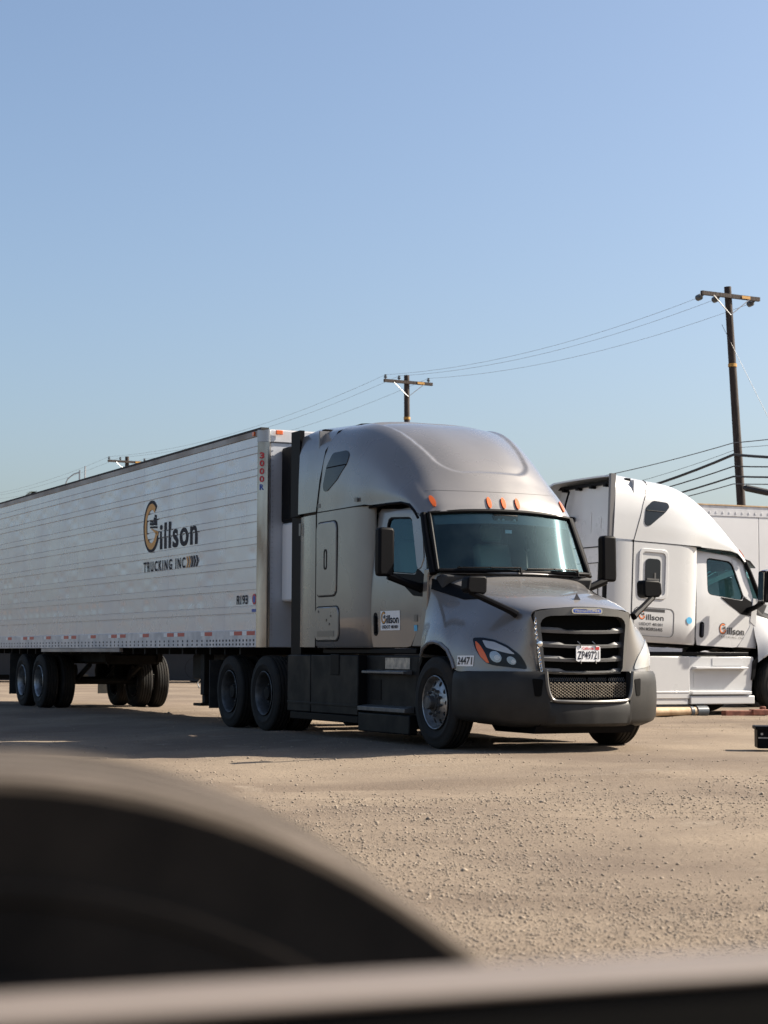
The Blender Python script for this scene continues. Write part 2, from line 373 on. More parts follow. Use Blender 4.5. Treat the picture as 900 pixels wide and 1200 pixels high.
# ------------------------------------------------------------------ wheels
def tyre_mesh(mb, ro=.51, wd=.275, ri=.292, n=72, grooves=True):
    h = wd / 2; tr = .105
    pr = [(ri, h - .05), (ri + .012, h - .03), (ri + .05, h - .008), (ri + .085, h - .001), (ri + .09, h + .003), (ri + .105, h + .003), (ri + .11, h - .001), (ro - .06, h - .006), (ro - .022, h - .016), (ro - .006, h - .03)]
    tread = []
    if grooves:
        for c in (-.075, -.026, .026, .075): tread += [(ro, c + .008), (ro - .016, c + .006), (ro - .016, c - .006), (ro, c - .008)] if False else []
        for c in (.075, .026, -.026, -.075): tread += [(ro, c + .008), (ro - .018, c + .006), (ro - .018, c - .006), (ro, c - .008)]
    mb.lathe([(r, -y) for r, y in pr] + [(r, -y) for r, y in tread] + [(r, y) for r, y in pr[::-1]], n)
def disc_with_holes(mb, r0, r1, y0, y1, hr, hc, nh=10, yhub=0.):
    # annulus r0..r1 split in sectors, each with one round hand hole; y0 at r0, y1 at r1
    for k in range(nh):
        a0 = 2 * math.pi * (k - .5) / nh; a1 = 2 * math.pi * (k + .5) / nh; ac = (a0 + a1) / 2; c = np.array((hc * math.cos(ac), hc * math.sin(ac)))
        out = [(r1 * math.cos(a), r1 * math.sin(a)) for a in np.linspace(a0, a1, 7)] + [(r0 * math.cos(a), r0 * math.sin(a)) for a in np.linspace(a1, a0, 7)]
        O = by_angle(out, c, 24); I = np.array([c + hr * np.array((math.cos(t), math.sin(t))) for t in np.arange(24) * 2 * math.pi / 24])
        def Y(p): t = (np.hypot(*p) - r0) / (r1 - r0); return y0 + (y1 - y0) * t
        vs = [(p[0], Y(p), p[1]) for p in O] + [(p[0], Y(p), p[1]) for p in I] + [(p[0], Y(p) + .025, p[1]) for p in I]
        mb.add(vs, [(i, (i + 1) % 24, 24 + (i + 1) % 24, 24 + i) for i in range(24)] + [(24 + i, 24 + (i + 1) % 24, 48 + (i + 1) % 24, 48 + i) for i in range(24)])
W = {}
def wheel_protos():
    def mk(key, kind, rimmat):
        rim = MB(); hub = MB(); nut = MB(); ty = MB()
        if kind == 'front':      # outward side is -Y
            rim.lathe([(.300, -.128), (.292, -.134), (.284, -.128), (.276, -.09), (.262, -.062), (.255, -.07)], 48)
            disc_with_holes(rim, .125, .257, -.125, -.068, .029, .214)
            rim.lathe([(.292, -.10), (.276, .0), (.27, .09), (.292, .13)], 48); rim.lathe([(.27, -.02), (.0, -.02)], 32)
            hub.lathe([(.128, -.122), (.128, -.13), (.10, -.135), (.098, -.155), (.078, -.16), (.076, -.215), (.066, -.225), (.0, -.226)], 32)
            for k in range(10):
                a = 2 * math.pi * k / 10; c = (.1425 * math.cos(a), .1425 * math.sin(a)); nut.tube([(c[0], -.118, c[1]), (c[0], -.165, c[1])], [.017, .015], 6)
        else:
            d = .06 if kind == 'dual' else .02
            rim.lathe([(.300, -.128), (.292, -.134), (.284, -.128), (.27, -.10), (.262, .0), (.258, d)], 48)
            disc_with_holes(rim, .125, .259, d - .045, d, .026, .212); rim.lathe([(.27, .03), (.27, .10), (.292, .13)], 48); rim.lathe([(.27, d + .05), (0, d + .05)], 32)
            hub.lathe([(.128, d - .04), (.128, d - .06), (.10, d - .065), (.095, -.07), (.085, -.085), (.0, -.086)], 32)
            for k in range(10):
                a = 2 * math.pi * k / 10; c = (.1425 * math.cos(a), .1425 * math.sin(a)); nut.tube([(c[0], d - .045, c[1]), (c[0], d - .085, c[1])], [.017, .015], 6)
        tyre_mesh(ty)
        W[key] = [rim.build('wheel', M[rimmat], smooth=35), ty.build('tyre', M['dirty_tyre'], smooth=35), hub.build('hub_cap', M['chassis'] if kind != 'front' else M['dull_steel'], smooth=35), nut.build('lug_nuts', M['dull_steel'], smooth=35)]
        W[key][3]['kind'] = 'stuff'
    mk('front', 'front', 'alu'); mk('dual', 'dual', 'dull_steel'); mk('dual_alu', 'dual', 'alu')
wheel_protos()
def wheel(key, parent, x, y, z, side, spin=0., steer=0.):
    """side -1: outward is -Y (right); +1: outward is +Y"""
    w_ = copy(W[key][0], 'wheel', parent, (x, y, z), (0, 0, steer + (math.pi if side > 0 else 0)))
    for p, nm in zip(W[key][1:], ('tyre', 'hub_cap', 'lug_nuts')): copy(p, nm, w_, (0, 0, 0), (0, spin, 0))
    return w_

# ------------------------------------------------------------------ tractor unit (x forward, y left, z up, origin under the front axle)
ROOF = [
 [(-2.82, 0, 3.985), (-2.83, .4, 3.985), (-2.86, .8, 3.955), (-2.97, 1.06, 3.86), (-3.08, 1.19, 3.62), (-3.19, 1.22, 3.25), (-3.31, 1.22, 2.84)],
 [(-2.30, 0, 3.965), (-2.30, .4, 3.96), (-2.34, .8, 3.91), (-2.40, 1.03, 3.77), (-2.47, 1.165, 3.54), (-2.6, 1.215, 3.2), (-2.75, 1.22, 2.84)],
 [(-1.85, 0, 3.855), (-1.86, .4, 3.845), (-1.91, .78, 3.78), (-1.97, .99, 3.64), (-2.03, 1.125, 3.43), (-2.1, 1.19, 3.13), (-2.2, 1.21, 2.84)],
 [(-1.42, 0, 3.65), (-1.44, .4, 3.64), (-1.52, .76, 3.565), (-1.60, .96, 3.44), (-1.65, 1.085, 3.27), (-1.7, 1.14, 3.06), (-1.75, 1.15, 2.84)],
 [(-1.07, 0, 3.38), (-1.09, .4, 3.365), (-1.17, .75, 3.30), (-1.25, .94, 3.19), (-1.3, 1.045, 3.07), (-1.32, 1.09, 2.96), (-1.35, 1.10, 2.84)],
 [(-.82, 0, 3.09), (-.84, .4, 3.08), (-.90, .75, 3.04), (-.97, .92, 2.985), (-1.03, 1.02, 2.93), (-1.06, 1.06, 2.885), (-1.08, 1.07, 2.82)],
 [(-.65, 0, 2.86), (-.66, .4, 2.85), (-.70, .75, 2.83), (-.76, .9, 2.81), (-.82, .98, 2.79), (-.85, 1.02, 2.76), (-.87, 1.04, 2.72)],
 [(-.58, 0, 2.72), (-.59, .4, 2.715), (-.62, .75, 2.70), (-.66, .88, 2.69), (-.71, .97, 2.68), (-.74, 1.0, 2.67), (-.77, 1.02, 2.66)]]
HOOD = [
 [(1.205, 0, 1.565), (1.18, .33, 1.55), (1.11, .615, 1.505), (1.105, .595, 1.35), (1.105, .565, 1.15), (1.105, .545, 1.0), (1.105, .53, .865)],
 [(1.14, 0, 1.605), (1.12, .35, 1.59), (1.05, .665, 1.53), (1.065, .71, 1.36), (1.075, .75, 1.15), (1.08, .765, 1.0), (1.085, .77, .865)],
 [(.84, 0, 1.70), (.83, .37, 1.69), (.78, .715, 1.615), (.83, .81, 1.46), (.91, .93, 1.26), (.95, .965, 1.05), (.96, .96, .866)],
 [(.50, 0, 1.775), (.49, .39, 1.765), (.45, .765, 1.685), (.49, .885, 1.52), (.62, 1.08, 1.31), (.69, 1.155, 1.08), (.72, 1.15, .866)],
 [(.24, 0, 1.83), (.23, .41, 1.82), (.18, .81, 1.745), (.2, .925, 1.57), (.33, 1.115, 1.36), (.40, 1.205, 1.13), (.46, 1.215, .88)],
 [(.08, 0, 1.87), (.06, .43, 1.86), (.0, .85, 1.80), (.0, .955, 1.61), (.14, 1.12, 1.41), (.20, 1.21, 1.26), (.30, 1.225, 1.08)],
 [(-.02, 0, 1.905), (-.05, .44, 1.90), (-.18, .89, 1.85), (-.18, .985, 1.66), (-.04, 1.11, 1.44), (-.02, 1.20, 1.31), (.0, 1.225, 1.17)],
 [(-.10, 0, 1.95), (-.14, .46, 1.945), (-.34, .945, 1.915), (-.36, 1.01, 1.71), (-.29, 1.09, 1.47), (-.28, 1.18, 1.30), (-.30, 1.215, 1.10)],
 [(-.14, 0, 1.985), (-.19, .48, 1.98), (-.44, .985, 1.955), (-.54, 1.03, 1.72), (-.54, 1.07, 1.45), (-.52, 1.125, 1.2), (-.53, 1.15, .93)]]
CAMDIR = Vector((.874, -.486, 0)).normalized()

def on_surface(bvh, mode):
    """returns f(u, v, h) laying 2-D points on a body surface. 'r'/'l': (x, z) thrown in from that side; 'front': (y, z) from ahead; 'hl'/'hr': headlamp view"""
    def f(u, v, h=0.):
        if mode in 'rl':
            s = -1 if mode == 'r' else 1; o = Vector((u, 3 * s, v)); d = Vector((0, -s, 0))
        elif mode == 'front': o = Vector((4, u, v)); d = Vector((-1, 0, 0))
        elif mode == 'top': o = Vector((u, v, 6)); d = Vector((0, 0, -1))
        else:
            s = -1 if mode == 'hr' else 1; c = Vector((CAMDIR.x, -s * CAMDIR.y * -1 if s > 0 else CAMDIR.y, 0)); c = Vector((.874, s * .486, 0)).normalized()
            o = Vector((1.0, u, v)) + c * 3; d = -c
        hit, nrm, _, _ = bvh.ray_cast(o, d)
        if hit is None: return o + d * 3
        if nrm.dot(d) > 0: nrm = -nrm
        return hit + nrm * h
    return f
def patch(mb, poly, f, h=.006, edge=-.02, rings=4):
    c = np.mean(poly, axis=0); vs = []; n = len(poly); fs = []
    for p in poly: vs.append(f(p[0], p[1], edge))
    for k in range(rings + 1):
        t = 1 - k / (rings + 1.0)
        for p in poly: q = c + (np.array(p) - c) * t; vs.append(f(q[0], q[1], h))
    vs.append(f(c[0], c[1], h))
    for r in range(rings + 1): fs += [(r * n + i, r * n + (i + 1) % n, (r + 1) * n + (i + 1) % n, (r + 1) * n + i) for i in range(n)]
    L = (rings + 1) * n; fs += [(L + i, L + (i + 1) % n, len(vs) - 1) for i in range(n)]
    mb.add(vs, fs)

def door_y(x, z):
    t = np.clip((x + 1.86) / 1.14, 0, 1); y = 1.105 - .075 * t ** 1.2
    if z > 1.98: y -= .085 * (z - 1.98) / .75
    if z < 1.98: y += .012 * math.sin(math.pi * (1.98 - z) / .86)
    return y
def logo(parts, f, u0, v0, s, gs=None, h=.004, w_il=None):
    """company mark: G ring, cab drawing, 'illson' word; parts = dict of MB by colour. u0,v0 = lower left of G, s = G height"""
    gw = .87 * s if gs is None else gs; cu, cv = u0 + gw * .5, v0 + s * .5
    arc(parts['ink'], f, cu, cv, gw * .36, s * .38, gw * .5, s * .5, 48, 345, h)
    arc(parts['or'], f, cu, cv, gw * .30, s * .32, gw * .42, s * .44, 52, 342, h + .001)
    parts['or'].add([f(cu + gw * x, cv + s * y, h + .001) for x, y in ((-.05, -.03), (.45, -.12), (.45, -.20), (.30, -.16))], [(0, 1, 2, 3)])
    k = parts['ink']      # small lorry drawing inside the ring
    for x0, x1, y0, y1 in ((-.10, .10, .03, .06), (-.08, .10, .085, .11), (.13, .34, .02, .05), (.15, .33, .07, .15), (.20, .34, .17, .20), (-.08, .36, -.03, -.012)):
        k.add([f(cu + gw * a, cv + s * b, h + .002) for a, b in ((x0, y0), (x1, y0 - .02), (x1, y1), (x0, y1 + .02))], [(0, 1, 2, 3)])

def tractor(label, loc, rz, paint, skirt, white, tilt=0.):
    root = empty('semi_truck', label, 'truck', loc, rz, 'semi trucks parked in the dirt yard')
    T = Matrix.Translation((.5, 0, 1.0)) @ Matrix.Rotation(tilt, 4, 'Y') @ Matrix.Translation((-.5, 0, -1.0))
    P = M[paint]; SK = M[skirt]
    cabparts = []
    def cab(o): cabparts.append(o); return o
    # --- roof fairing with a sunk panel
    nu, nv = 150, 193; rows = mirror_net(ROOF); tu = np.linspace(0, 7, nu); tv = np.linspace(0, 12, nv)
    S = net(rows, tu, tv); du = np.gradient(S, axis=0); dv = np.gradient(S, axis=1); N = np.cross(dv, du); N /= np.linalg.norm(N, axis=2, keepdims=True)
    if N[nu // 2, nv // 2, 2] < 0: N = -N
    tt = tu[:, None] + 0 * tv[None]; yy = np.abs(S[..., 1]); hw = np.interp(tu, [0, 1.2, 3, 4.3, 7], [.80, .80, .70, .60, .5])[:, None]
    qx = np.maximum(yy - (hw - .25), 0); qz = np.maximum(tt * .36 - (4.55 * .36 - .25), 0); sdf = np.hypot(qx, qz) - .25
    sdf = np.maximum(sdf, (.55 - tt) * .36)
    S = S - N * (.032 * (1 - np.clip((sdf + .02) / .032, 0, 1)))[..., None]
    cab(obj('roof_fairing', S.reshape(-1, 3), gridfaces(nu, nv), P, root, smooth=45))
    roof_bvh = BVHTree.FromPolygons([Vector(p) for p in S.reshape(-1, 3)], gridfaces(nu, nv))
    # --- hood with fenders
    nu, nv = 81, 97; HS = net(mirror_net(HOOD), np.linspace(0, 8, nu), np.linspace(0, 12, nv)); HF = gridfaces(nu, nv)
    Q = HS.copy()
    for _ in range(45): Q[1:-1, 1:-1] = .5 * Q[1:-1, 1:-1] + .125 * (Q[2:, 1:-1] + Q[:-2, 1:-1] + Q[1:-1, 2:] + Q[1:-1, :-2])
    HS = Q
    hood = cab(obj('hood', HS.reshape(-1, 3), HF, P, root, smooth=50)) if False else obj('hood', HS.reshape(-1, 3), HF, P, root, smooth=50)
    hb = BVHTree.FromPolygons([Vector(p) for p in HS.reshape(-1, 3)], HF)
    # --- sleeper sides, rear wall, cab floor, headliner
    for s in (-1, 1):
        xs_ = [-3.30, -3.0, -2.6, -2.3, -2.15, -2.06, -1.99, -1.94, -1.905, -1.885, -1.88]; ys_ = [1.22, 1.22, 1.22, 1.219, 1.213, 1.20, 1.18, 1.155, 1.125, 1.09, 1.05]
        zs_ = [1.12, 1.15, 1.5, 1.9, 2.3, 2.6, 2.835]; off = [-.03, 0, .004, .004, 0, 0, 0]
        vs = [(x, s * (y + o_), z) for x, y in zip(xs_, ys_) for z, o_ in zip(zs_, off)]
        cab(obj('sleeper_side', vs, gridfaces(len(xs_), len(zs_)), P, root, smooth=50))
        vs = [(x, s * y, z) for x in (-3.31, -1.90) for y, z in ((1.20, 2.835), (1.223, 2.828), (1.223, 2.845), (1.20, 2.85))]
    rw = MB(); rw.box(-3.33, -3.30, -1.19, 1.19, 1.12, 3.90); cab(rw.build('rear_wall', P, root, bevel=.01))
    rp = MB(); rp.box(-3.345, -3.332, -1.15, 1.15, 2.78, 2.80); rp.box(-3.345, -3.332, -1.15, 1.15, 2.50, 2.515)
    for y in (-.95, -.2, .5): rp.box(-3.345, -3.332, y, y + .012, 1.3, 2.5)
    rp.box(-3.36, -3.332, -.99, -.88, 2.12, 2.40); cab(rp.build('rear_trim', M['interior_dark'], root))
    tt_ = MB(); tt_.box(-3.42, -3.33, -1.10, 1.10, 3.875, 3.93)
    for y in (-.9, -.45, 0, .45, .9): tt_.box(-3.44, -3.34, y - .04, y + .04, 3.83, 3.88)
    tt_.tube([(-3.40, .75, 3.84), (-3.45, .78, 3.6), (-3.42, .9, 3.36)], .018, 6); tt_.box(-3.46, -3.36, .6, 1.0, 3.28, 3.36)
    cab(tt_.build('roof_edge_trim', M['black'], root))
    em = MB()                                  # embossed strokes on the back wall
    arc(em, lambda u, v, h: (-3.332 - h, -u, v), -.35, 3.12, .07, .16, .082, .172, 20, 330, .006); em.box(-3.338, -3.33, .09, .102, 3.05, 3.42)
    arc(em, lambda u, v, h: (-3.332 - h, -u, v), .15, 3.12, .07, .14, .082, .152, 180, 360, .006); em.box(-3.338, -3.33, -.23, -.218, 3.12, 3.30)
    cab(em.build('embossed_lettering', M['far_white'] if white else P, root))
    it = MB(); it.box(-3.25, -.5, -1.0, 1.0, 1.16, 1.30); cab(it.build('cab_floor', M['interior_dark'], root)); it = MB(); it.box(-2.6, -2.5, -1.05, 1.05, 1.3, 2.8); cab(it.build('sleeper_curtain', M['interior'], root))
    hl = MB(); hl.box(-2.5, -.95, -.98, .98, 2.74, 2.765); cab(hl.build('headliner', M['interior'], root))
    ds = MB(); ds.prism([(-.95, 1.3), (-.95, 1.80), (-.80, 1.90), (-.30, 1.955), (-.2, 1.94), (-.5, 1.3)], 'y', -.98, .98); cab(ds.build('dashboard', M['interior_dark'], root, bevel=.03))
    for y in (-.55, .55):
        st = MB(); st.box(-1.85, -1.35, y - .26, y + .26, 1.45, 1.68); st.prism([(-1.80, 1.62), (-1.97, 2.40), (-1.86, 2.43), (-1.64, 1.68)], 'y', y - .25, y + .25); st.prism([(-1.95, 2.44), (-1.99, 2.66), (-1.88, 2.67), (-1.84, 2.46)], 'y', y - .14, y + .14)
        cab(st.build('seat', M['seat'], root, bevel=.05, seg=3))
    sw = MB(); C0 = Vector((-1.02, .55, 1.93)); ax = Vector((-.5, 0, .85)).normalized(); e1 = Vector((0, 1, 0)); e2 = ax.cross(e1)
    sw.tube([C0 + (e1 * math.cos(a) + e2 * math.sin(a)) * .225 for a in np.linspace(0, 2 * math.pi, 29)], .018, 8, False)
    for a in (0, 2.2, 4.1): sw.tube([C0, C0 + (e1 * math.cos(a) + e2 * math.sin(a)) * .225], .014, 6)
    sw.tube([C0, C0 - ax * .3], .03, 8); cab(sw.build('steering_wheel', M['black'], root))
    # --- windshield
    def ws(u, v):                              # u -1..1 across, v 0..1 upward
        a = abs(u); y = u * (1.005 * (1 - v) + .945 * v)
        x = (-.17 - .20 * a ** 2.2) * (1 - v) + (-.585 - .115 * a ** 2.2) * v; z = (1.99 + .0 * a) * (1 - v) + (2.715 - .045 * a ** 2) * v
        return Vector((x, y, z))
    gu = np.linspace(-1, 1, 25); gv = np.linspace(0, 1, 9)
    g = cab(obj('windshield', [ws(a, b) for a in gu for b in gv], gridfaces(25, 9), M['glass'], root, smooth=60))
    gk = MB(); off = Vector((.012, 0, .006))
    ring = [ws(a, 0) for a in gu] + [ws(1, b) for b in gv[1:]] + [ws(a, 1) for a in gu[::-1][1:]] + [ws(-1, b) for b in gv[::-1][1:-1]]
    gk.tube([p + off for p in ring] + [ring[0] + off], .024, 8, False); cab(gk.build('windshield_gasket', M['black'], root))
    vz = MB(); vv = [ws(a, b) + Vector((-.03, 0, 0)) for a in np.linspace(-.93, .93, 15) for b in (.80, .99)]; vz.add(vv, gridfaces(15, 2)); cab(vz.build('sun_visor', M['interior'], root))
    cp = MB(); p = ws(.0, .86); cp.box(p.x - .12, p.x - .03, -.17, .17, p.z - .07, p.z + .07); cab(cp.build('camera_pod', M['black'], root, bevel=.015))
    for y in (-.10, -.04, .11):
        lz = MB(); lz.lathe([(.022, 0), (.018, -.012), (0, -.014)], 12, Matrix.Translation((p.x - .028, y, p.z)) @ Matrix.Rotation(R(90), 4, 'Z')); cab(lz.build('camera_lens', M['alu'], root))
    tg = MB(); tg.box(p.x - .05, p.x - .045, .0, .09, p.z - .15, p.z - .11); cab(tg.build('inspection_tag', M['sign_white'], root))
    for y0, y1 in ((-.05, -.80), (.78, .05)):
        wp = MB(); pts = [ws(t, .035 + .02 * abs(t - y1)) + Vector((.045, 0, .012)) for t in np.linspace(y1, y0, 9)]; wp.tube(pts, .011, 6); wp.tube([pts[-1] + Vector((.02, 0, 0)), ws(y0, -.03) + Vector((.06, 0, -.02))], .016, 6)
        wp.tube([pts[4] + Vector((.02, 0, .0)), pts[-1] + Vector((.03, 0, -.005))], .012, 6); cab(wp.build('wiper', M['black'], root))
    cw = MB(); cv_ = [ws(a * .93, 0) + Vector((0, 0, -.0)) for a in gu]; vs = []
    for q in cv_: vs += [q + Vector((-.02, 0, -.01)), q + Vector((.10, 0, -.035))]
    cw.add(vs, gridfaces(25, 2)); cab(cw.build('cowl', M['black'], root))
    # --- doors, glass, pillars, mirrors
    for s in (-1, 1):
        f = lambda u, v, h=0., s=s: Vector((u, s * (door_y(u, v) + h), v))
        out = rpoly([(-1.872, 1.125), (-.93, 1.125), (-.66, 1.50), (-.56, 1.93), (-.775, 2.655), (-.90, 2.735), (-1.872, 2.80)], .06)
        win = rpoly([(-1.625, 2.03), (-.83, 1.97), (-.79, 2.06), (-1.02, 2.60), (-1.09, 2.655), (-1.625, 2.685)], .09)
        c = np.array((-1.22, 2.2)); O = by_angle(out, c, 72); I = by_angle(win, c, 72)
        mids = [O + (I - O) * t for t in (.33, .66)]; vs = []; loops = [(O, -.02), (O, .004), (mids[0], .008), (mids[1], .008), (I, .006), (I, -.035)]
        for Q, h in loops: vs += [f(a, b, h) for a, b in Q]
        fs = [(k * 72 + i, k * 72 + (i + 1) % 72, (k + 1) * 72 + (i + 1) % 72, (k + 1) * 72 + i) for k in range(5) for i in range(72)]
        door = cab(obj('door', vs, fs, P, root, smooth=40))
        g_ = MB(); patch(g_, by_angle(win, c, 48), lambda u, v, h=0.: f(u, v, h), -.018, -.018, 2); g_.build('window_glass', M['side_glass'], door)
        gs_ = MB(); ringplate(gs_, I, c + (I - c) * .955, f, -.004, -.03); gs_.build('window_seal', M['black'], door)
        hd = MB(); plate(hd, resample(rrect(-1.80, -1.70, 1.26, 1.54, .045), 32), f, .010); hd.build('door_handle_recess', M['black'], door)
        hg = MB(); plate(hg, resample(rrect(-1.765, -1.72, 1.29, 1.50, .02), 24), f, .03, .01); hg.build('door_handle', M['black'] if not white else M['ink'], door)
        # belt-line black corner under the window that carries the mirror
        mc = MB(); plate(mc, rpoly([(-1.34, 2.0), (-1.18, 1.90), (-.86, 1.72), (-.60, 1.70), (-.57, 1.93), (-.80, 2.04), (-.82, 1.965)], .03), f, .012); mc.build('mirror_base', M['black'], door)
        vp = MB(); plate(vp, rpoly([(-1.06, 2.70), (-.93, 2.70), (-.80, 2.62), (-.66, 2.14), (-.72, 2.02), (-.80, 2.04)], .04), f, .016, .008); vp.build('quarter_panel', P, door)
        jn = MB(); jn.box(-3.312, -1.885, s * 1.15, s * 1.2245, 2.836, 2.848); cab(jn.build('seam_strip', M['black'], root))
        dt = MB(); dp = [(-1.9, s * 1.135, 2.815), (-1.5, s * 1.11, 2.83), (-1.15, s * 1.075, 2.825), (-.98, s * 1.06, 2.79), (-.86, s * 1.045, 2.70), (-.80, s * 1.03, 2.62)]; dt.tube(dp, .016, 6); cab(dt.build('door_top_seal', M['black'], root))
        ap = MB(); ap.tube([(-.40, s * 1.035, 1.96), (-.52, s * 1.03, 2.2), (-.64, s * 1.015, 2.45), (-.745, s * .99, 2.67)], [.045, .045, .042, .04], 10); cab(ap.build('windshield_pillar', M['black'], root))
        # cowl side panel between hood and door
        cs = MB(); cs.prism([(-.66, 1.60), (-.52, 1.50), (-.50, 1.95), (-.42, 2.02), (-.60, 2.02)], 'y', s * .96, s * 1.055); cab(cs.build('cowl_panel', P, root, bevel=.012))
        lp = MB(); lp.prism([(-.93, 1.13), (-.50, 1.13), (-.50, 1.5), (-.64, 1.6), (-.67, 1.5)], 'y', s * .95, s * 1.05); cab(lp.build('lower_cowl_panel', P, root, bevel=.012))
        # main mirror
        mr = MB(); mr.tube([(-.70, s * 1.03, 1.80), (-.68, s * 1.25, 1.86), (-.70, s * 1.46, 1.94)], [.055, .045, .05], 8); mir = cab(mr.build('side_mirror', M['black'], root))
        hs = MB(); hs.prism([(s * 1.405, 1.93), (s * 1.595, 1.93), (s * 1.605, 2.0), (s * 1.60, 2.46), (s * 1.58, 2.49), (s * 1.42, 2.49), (s * 1.40, 2.45)], 'x', -.78, -.65); hs.build('mirror_housing', M['black'], mir, bevel=.03, seg=3)
        mg = MB(); mg.prism([(s * 1.425, 1.95), (s * 1.58, 1.95), (s * 1.58, 2.46), (s * 1.425, 2.46)], 'x', -.786, -.778); mg.build('mirror_glass', M['chrome'], mir)
        # hood mirror
        hm = MB(); hm.tube([(1.0, s * .74, 1.47), (.97, s * .80, 1.51), (.94, s * .87, 1.545), (.78, s * 1.14, 1.69), (.75, s * 1.18, 1.72)], [.045, .04, .036, .034, .034], 8); hmo = hm.build('hood_mirror', M['black'], root)
        hh = MB(); hh.prism([(s * 1.01, 1.72), (s * 1.04, 1.69), (s * 1.22, 1.70), (s * 1.255, 1.74), (s * 1.245, 1.86), (s * 1.21, 1.885), (s * 1.03, 1.89), (s * 1.005, 1.86)], 'x', .66, .82); hh.build('mirror_head', M['black'], hmo, bevel=.035, seg=3)
        # black intake strip along the hood side
        fs_ = on_surface(hb, 'r' if s < 0 else 'l')
        vs = []; 
        for x in np.linspace(-.47, .34, 28):
            zt = np.interp(x, [-.47, .34], [1.905, 1.69]); zb = zt - np.interp(x, [-.47, .1, .34], [.12, .10, .03])
            vs.append(fs_(x, zt, -.01))
            for t in np.linspace(0, 1, 9): vs.append(fs_(x, zt + (zb - zt) * t, .010))
            vs.append(fs_(x, zb, -.01))
        obj('intake_vent', vs, gridfaces(28, 11), M['black'], root, smooth=40)
        # wheel arch lip
        al = MB(); pts = [fs_(x, z, .004) for x, z in ((-.50, .94), (-.42, 1.03), (-.30, 1.115), (-.15, 1.17), (0, 1.18), (.15, 1.155), (.30, 1.09), (.40, .98), (.45, .89))]; al.tube(pts, .022, 6); al.build('wheel_arch_lip', P, root)
        wl = MB(); wl.prism([(-.60, .62), (-.55, .9), (-.35, 1.12), (0, 1.20), (.32, 1.12), (.5, .9), (.56, .5), (.60, .5), (.62, .9), (.35, 1.22), (0, 1.27), (-.35, 1.22), (-.62, .95), (-.66, .62)], 'y', s * .80, s * 1.13); wl.build('wheel_arch_liner', M['black'], root)
    # --- roof marker lamps
    fr = on_surface(roof_bvh, 'front')
    for y in (-.87, -.19, 0, .19, .87):
        mb = MB(); patch(mb, [(y + .027 * math.cos(a), 2.815 + .066 * math.sin(a)) for a in np.linspace(0, 2 * math.pi, 16, endpoint=False)], fr, .018, -.01, 2); cab(mb.build('marker_lamp', M['amber'], root, smooth=60))
    bs = MB(); bs.add([fr(y, z, .003) for y in np.linspace(-.88, .88, 25) for z in (2.955, 2.965)], gridfaces(25, 2)); cab(bs.build('brow_crease', P, root))
    # --- fairing small windows (sleeper skylights)
    sw_out = [(-2.86, 3.57), (-2.49, 3.57), (-2.41, 3.51), (-2.44, 3.4), (-2.69, 3.21), (-2.97, 3.09), (-3.07, 3.10), (-3.10, 3.17), (-3.01, 3.41)] if not white else [(-2.92, 3.57), (-2.60, 3.56), (-2.56, 3.49), (-2.66, 3.38), (-2.98, 3.13), (-3.06, 3.12), (-3.10, 3.18), (-3.07, 3.44)]
    for s, md in ((-1, 'r'), (1, 'l')):
        mb = MB(); patch(mb, rpoly(sw_out, .05, 3), on_surface(roof_bvh, md), .008, -.01, 3); skl = cab(mb.build('skylight', M['dark_glass'], root, smooth=50))
        mb = MB(); F_ = on_surface(roof_bvh, md); z0 = 3.39
        mb.tube([F_(x, z0, .010) for x in np.linspace(-3.0 if not white else -3.06, -2.47 if not white else -2.68, 6)], .007, 5); mb.build('skylight_bar', M['black'], skl)
        side = lambda u, v, h=0., s=s: Vector((u, s * (1.222 + h), v))
        # side extender behind the sleeper
        up = MB(); q = [(-3.29, 2.86), (-3.12, 3.26), (-2.96, 3.64), (-2.86, 3.86), (-2.86, 3.985), (-3.86, 4.0), (-3.90, 2.86)]
        vs = [(x, s * y, z) for x, y, z in ((-3.31, 1.222, 2.86), (-3.19, 1.222, 3.25), (-3.08, 1.19, 3.63), (-2.98, 1.065, 3.862), (-2.87, .80, 3.957), (-2.84, .5, 3.987), (-2.83, 0, 3.990))]; EX = .20 if white else 0.
        vs2 = [(-3.92, s * 1.215, 2.86), (-3.91, s * 1.215, 3.26), (-3.90, s * 1.205, 3.64), (-3.89, s * 1.16, 3.88), (-3.82, s * .95, 3.985), (-3.8, s * .5, 4.0), (-3.79, 0, 4.005)]
        vs2 = [(a_ + EX, b_, c_) for a_, b_, c_ in vs2]
        up.add(list(vs) + vs2, [(i, i + 1, 8 + i, 7 + i) for i in range(6)]); up.add([(a, b * .975, c - .03) for a, b, c in vs2] + vs2, [(i, i + 1, 8 + i, 7 + i) for i in range(6)]); cab(up.build('upper_side_fairing', P, root, smooth=50))
        fl = MB(); L = .26 if not white else .07; fl.box(-3.93 - L + EX, -3.90 + EX, s * 1.14, s * 1.205, 2.84, 3.97); cab(fl.build('rubber_flap', M['black'] if not white else M['flap_gray'], root))
        lo = MB(); lo.add([(x, s * y, z) for z in (1.13, 2.82) for x, y in ((-3.315, 1.222), (-3.45, 1.224), (-3.86 + EX, 1.195), (-3.98 + EX, 1.15), (-3.96 + EX, 1.12))], [(i, i + 1, 6 + i, 5 + i) for i in range(4)]); cab(lo.build('lower_side_fairing', P, root, smooth=40))
        lf_ = MB(); lf_.box(-4.30 if not white else -3.84, -3.965 + EX, s * 1.10, s * 1.14, 1.02, 2.84); cab(lf_.build('fairing_edge', M['black'], root))
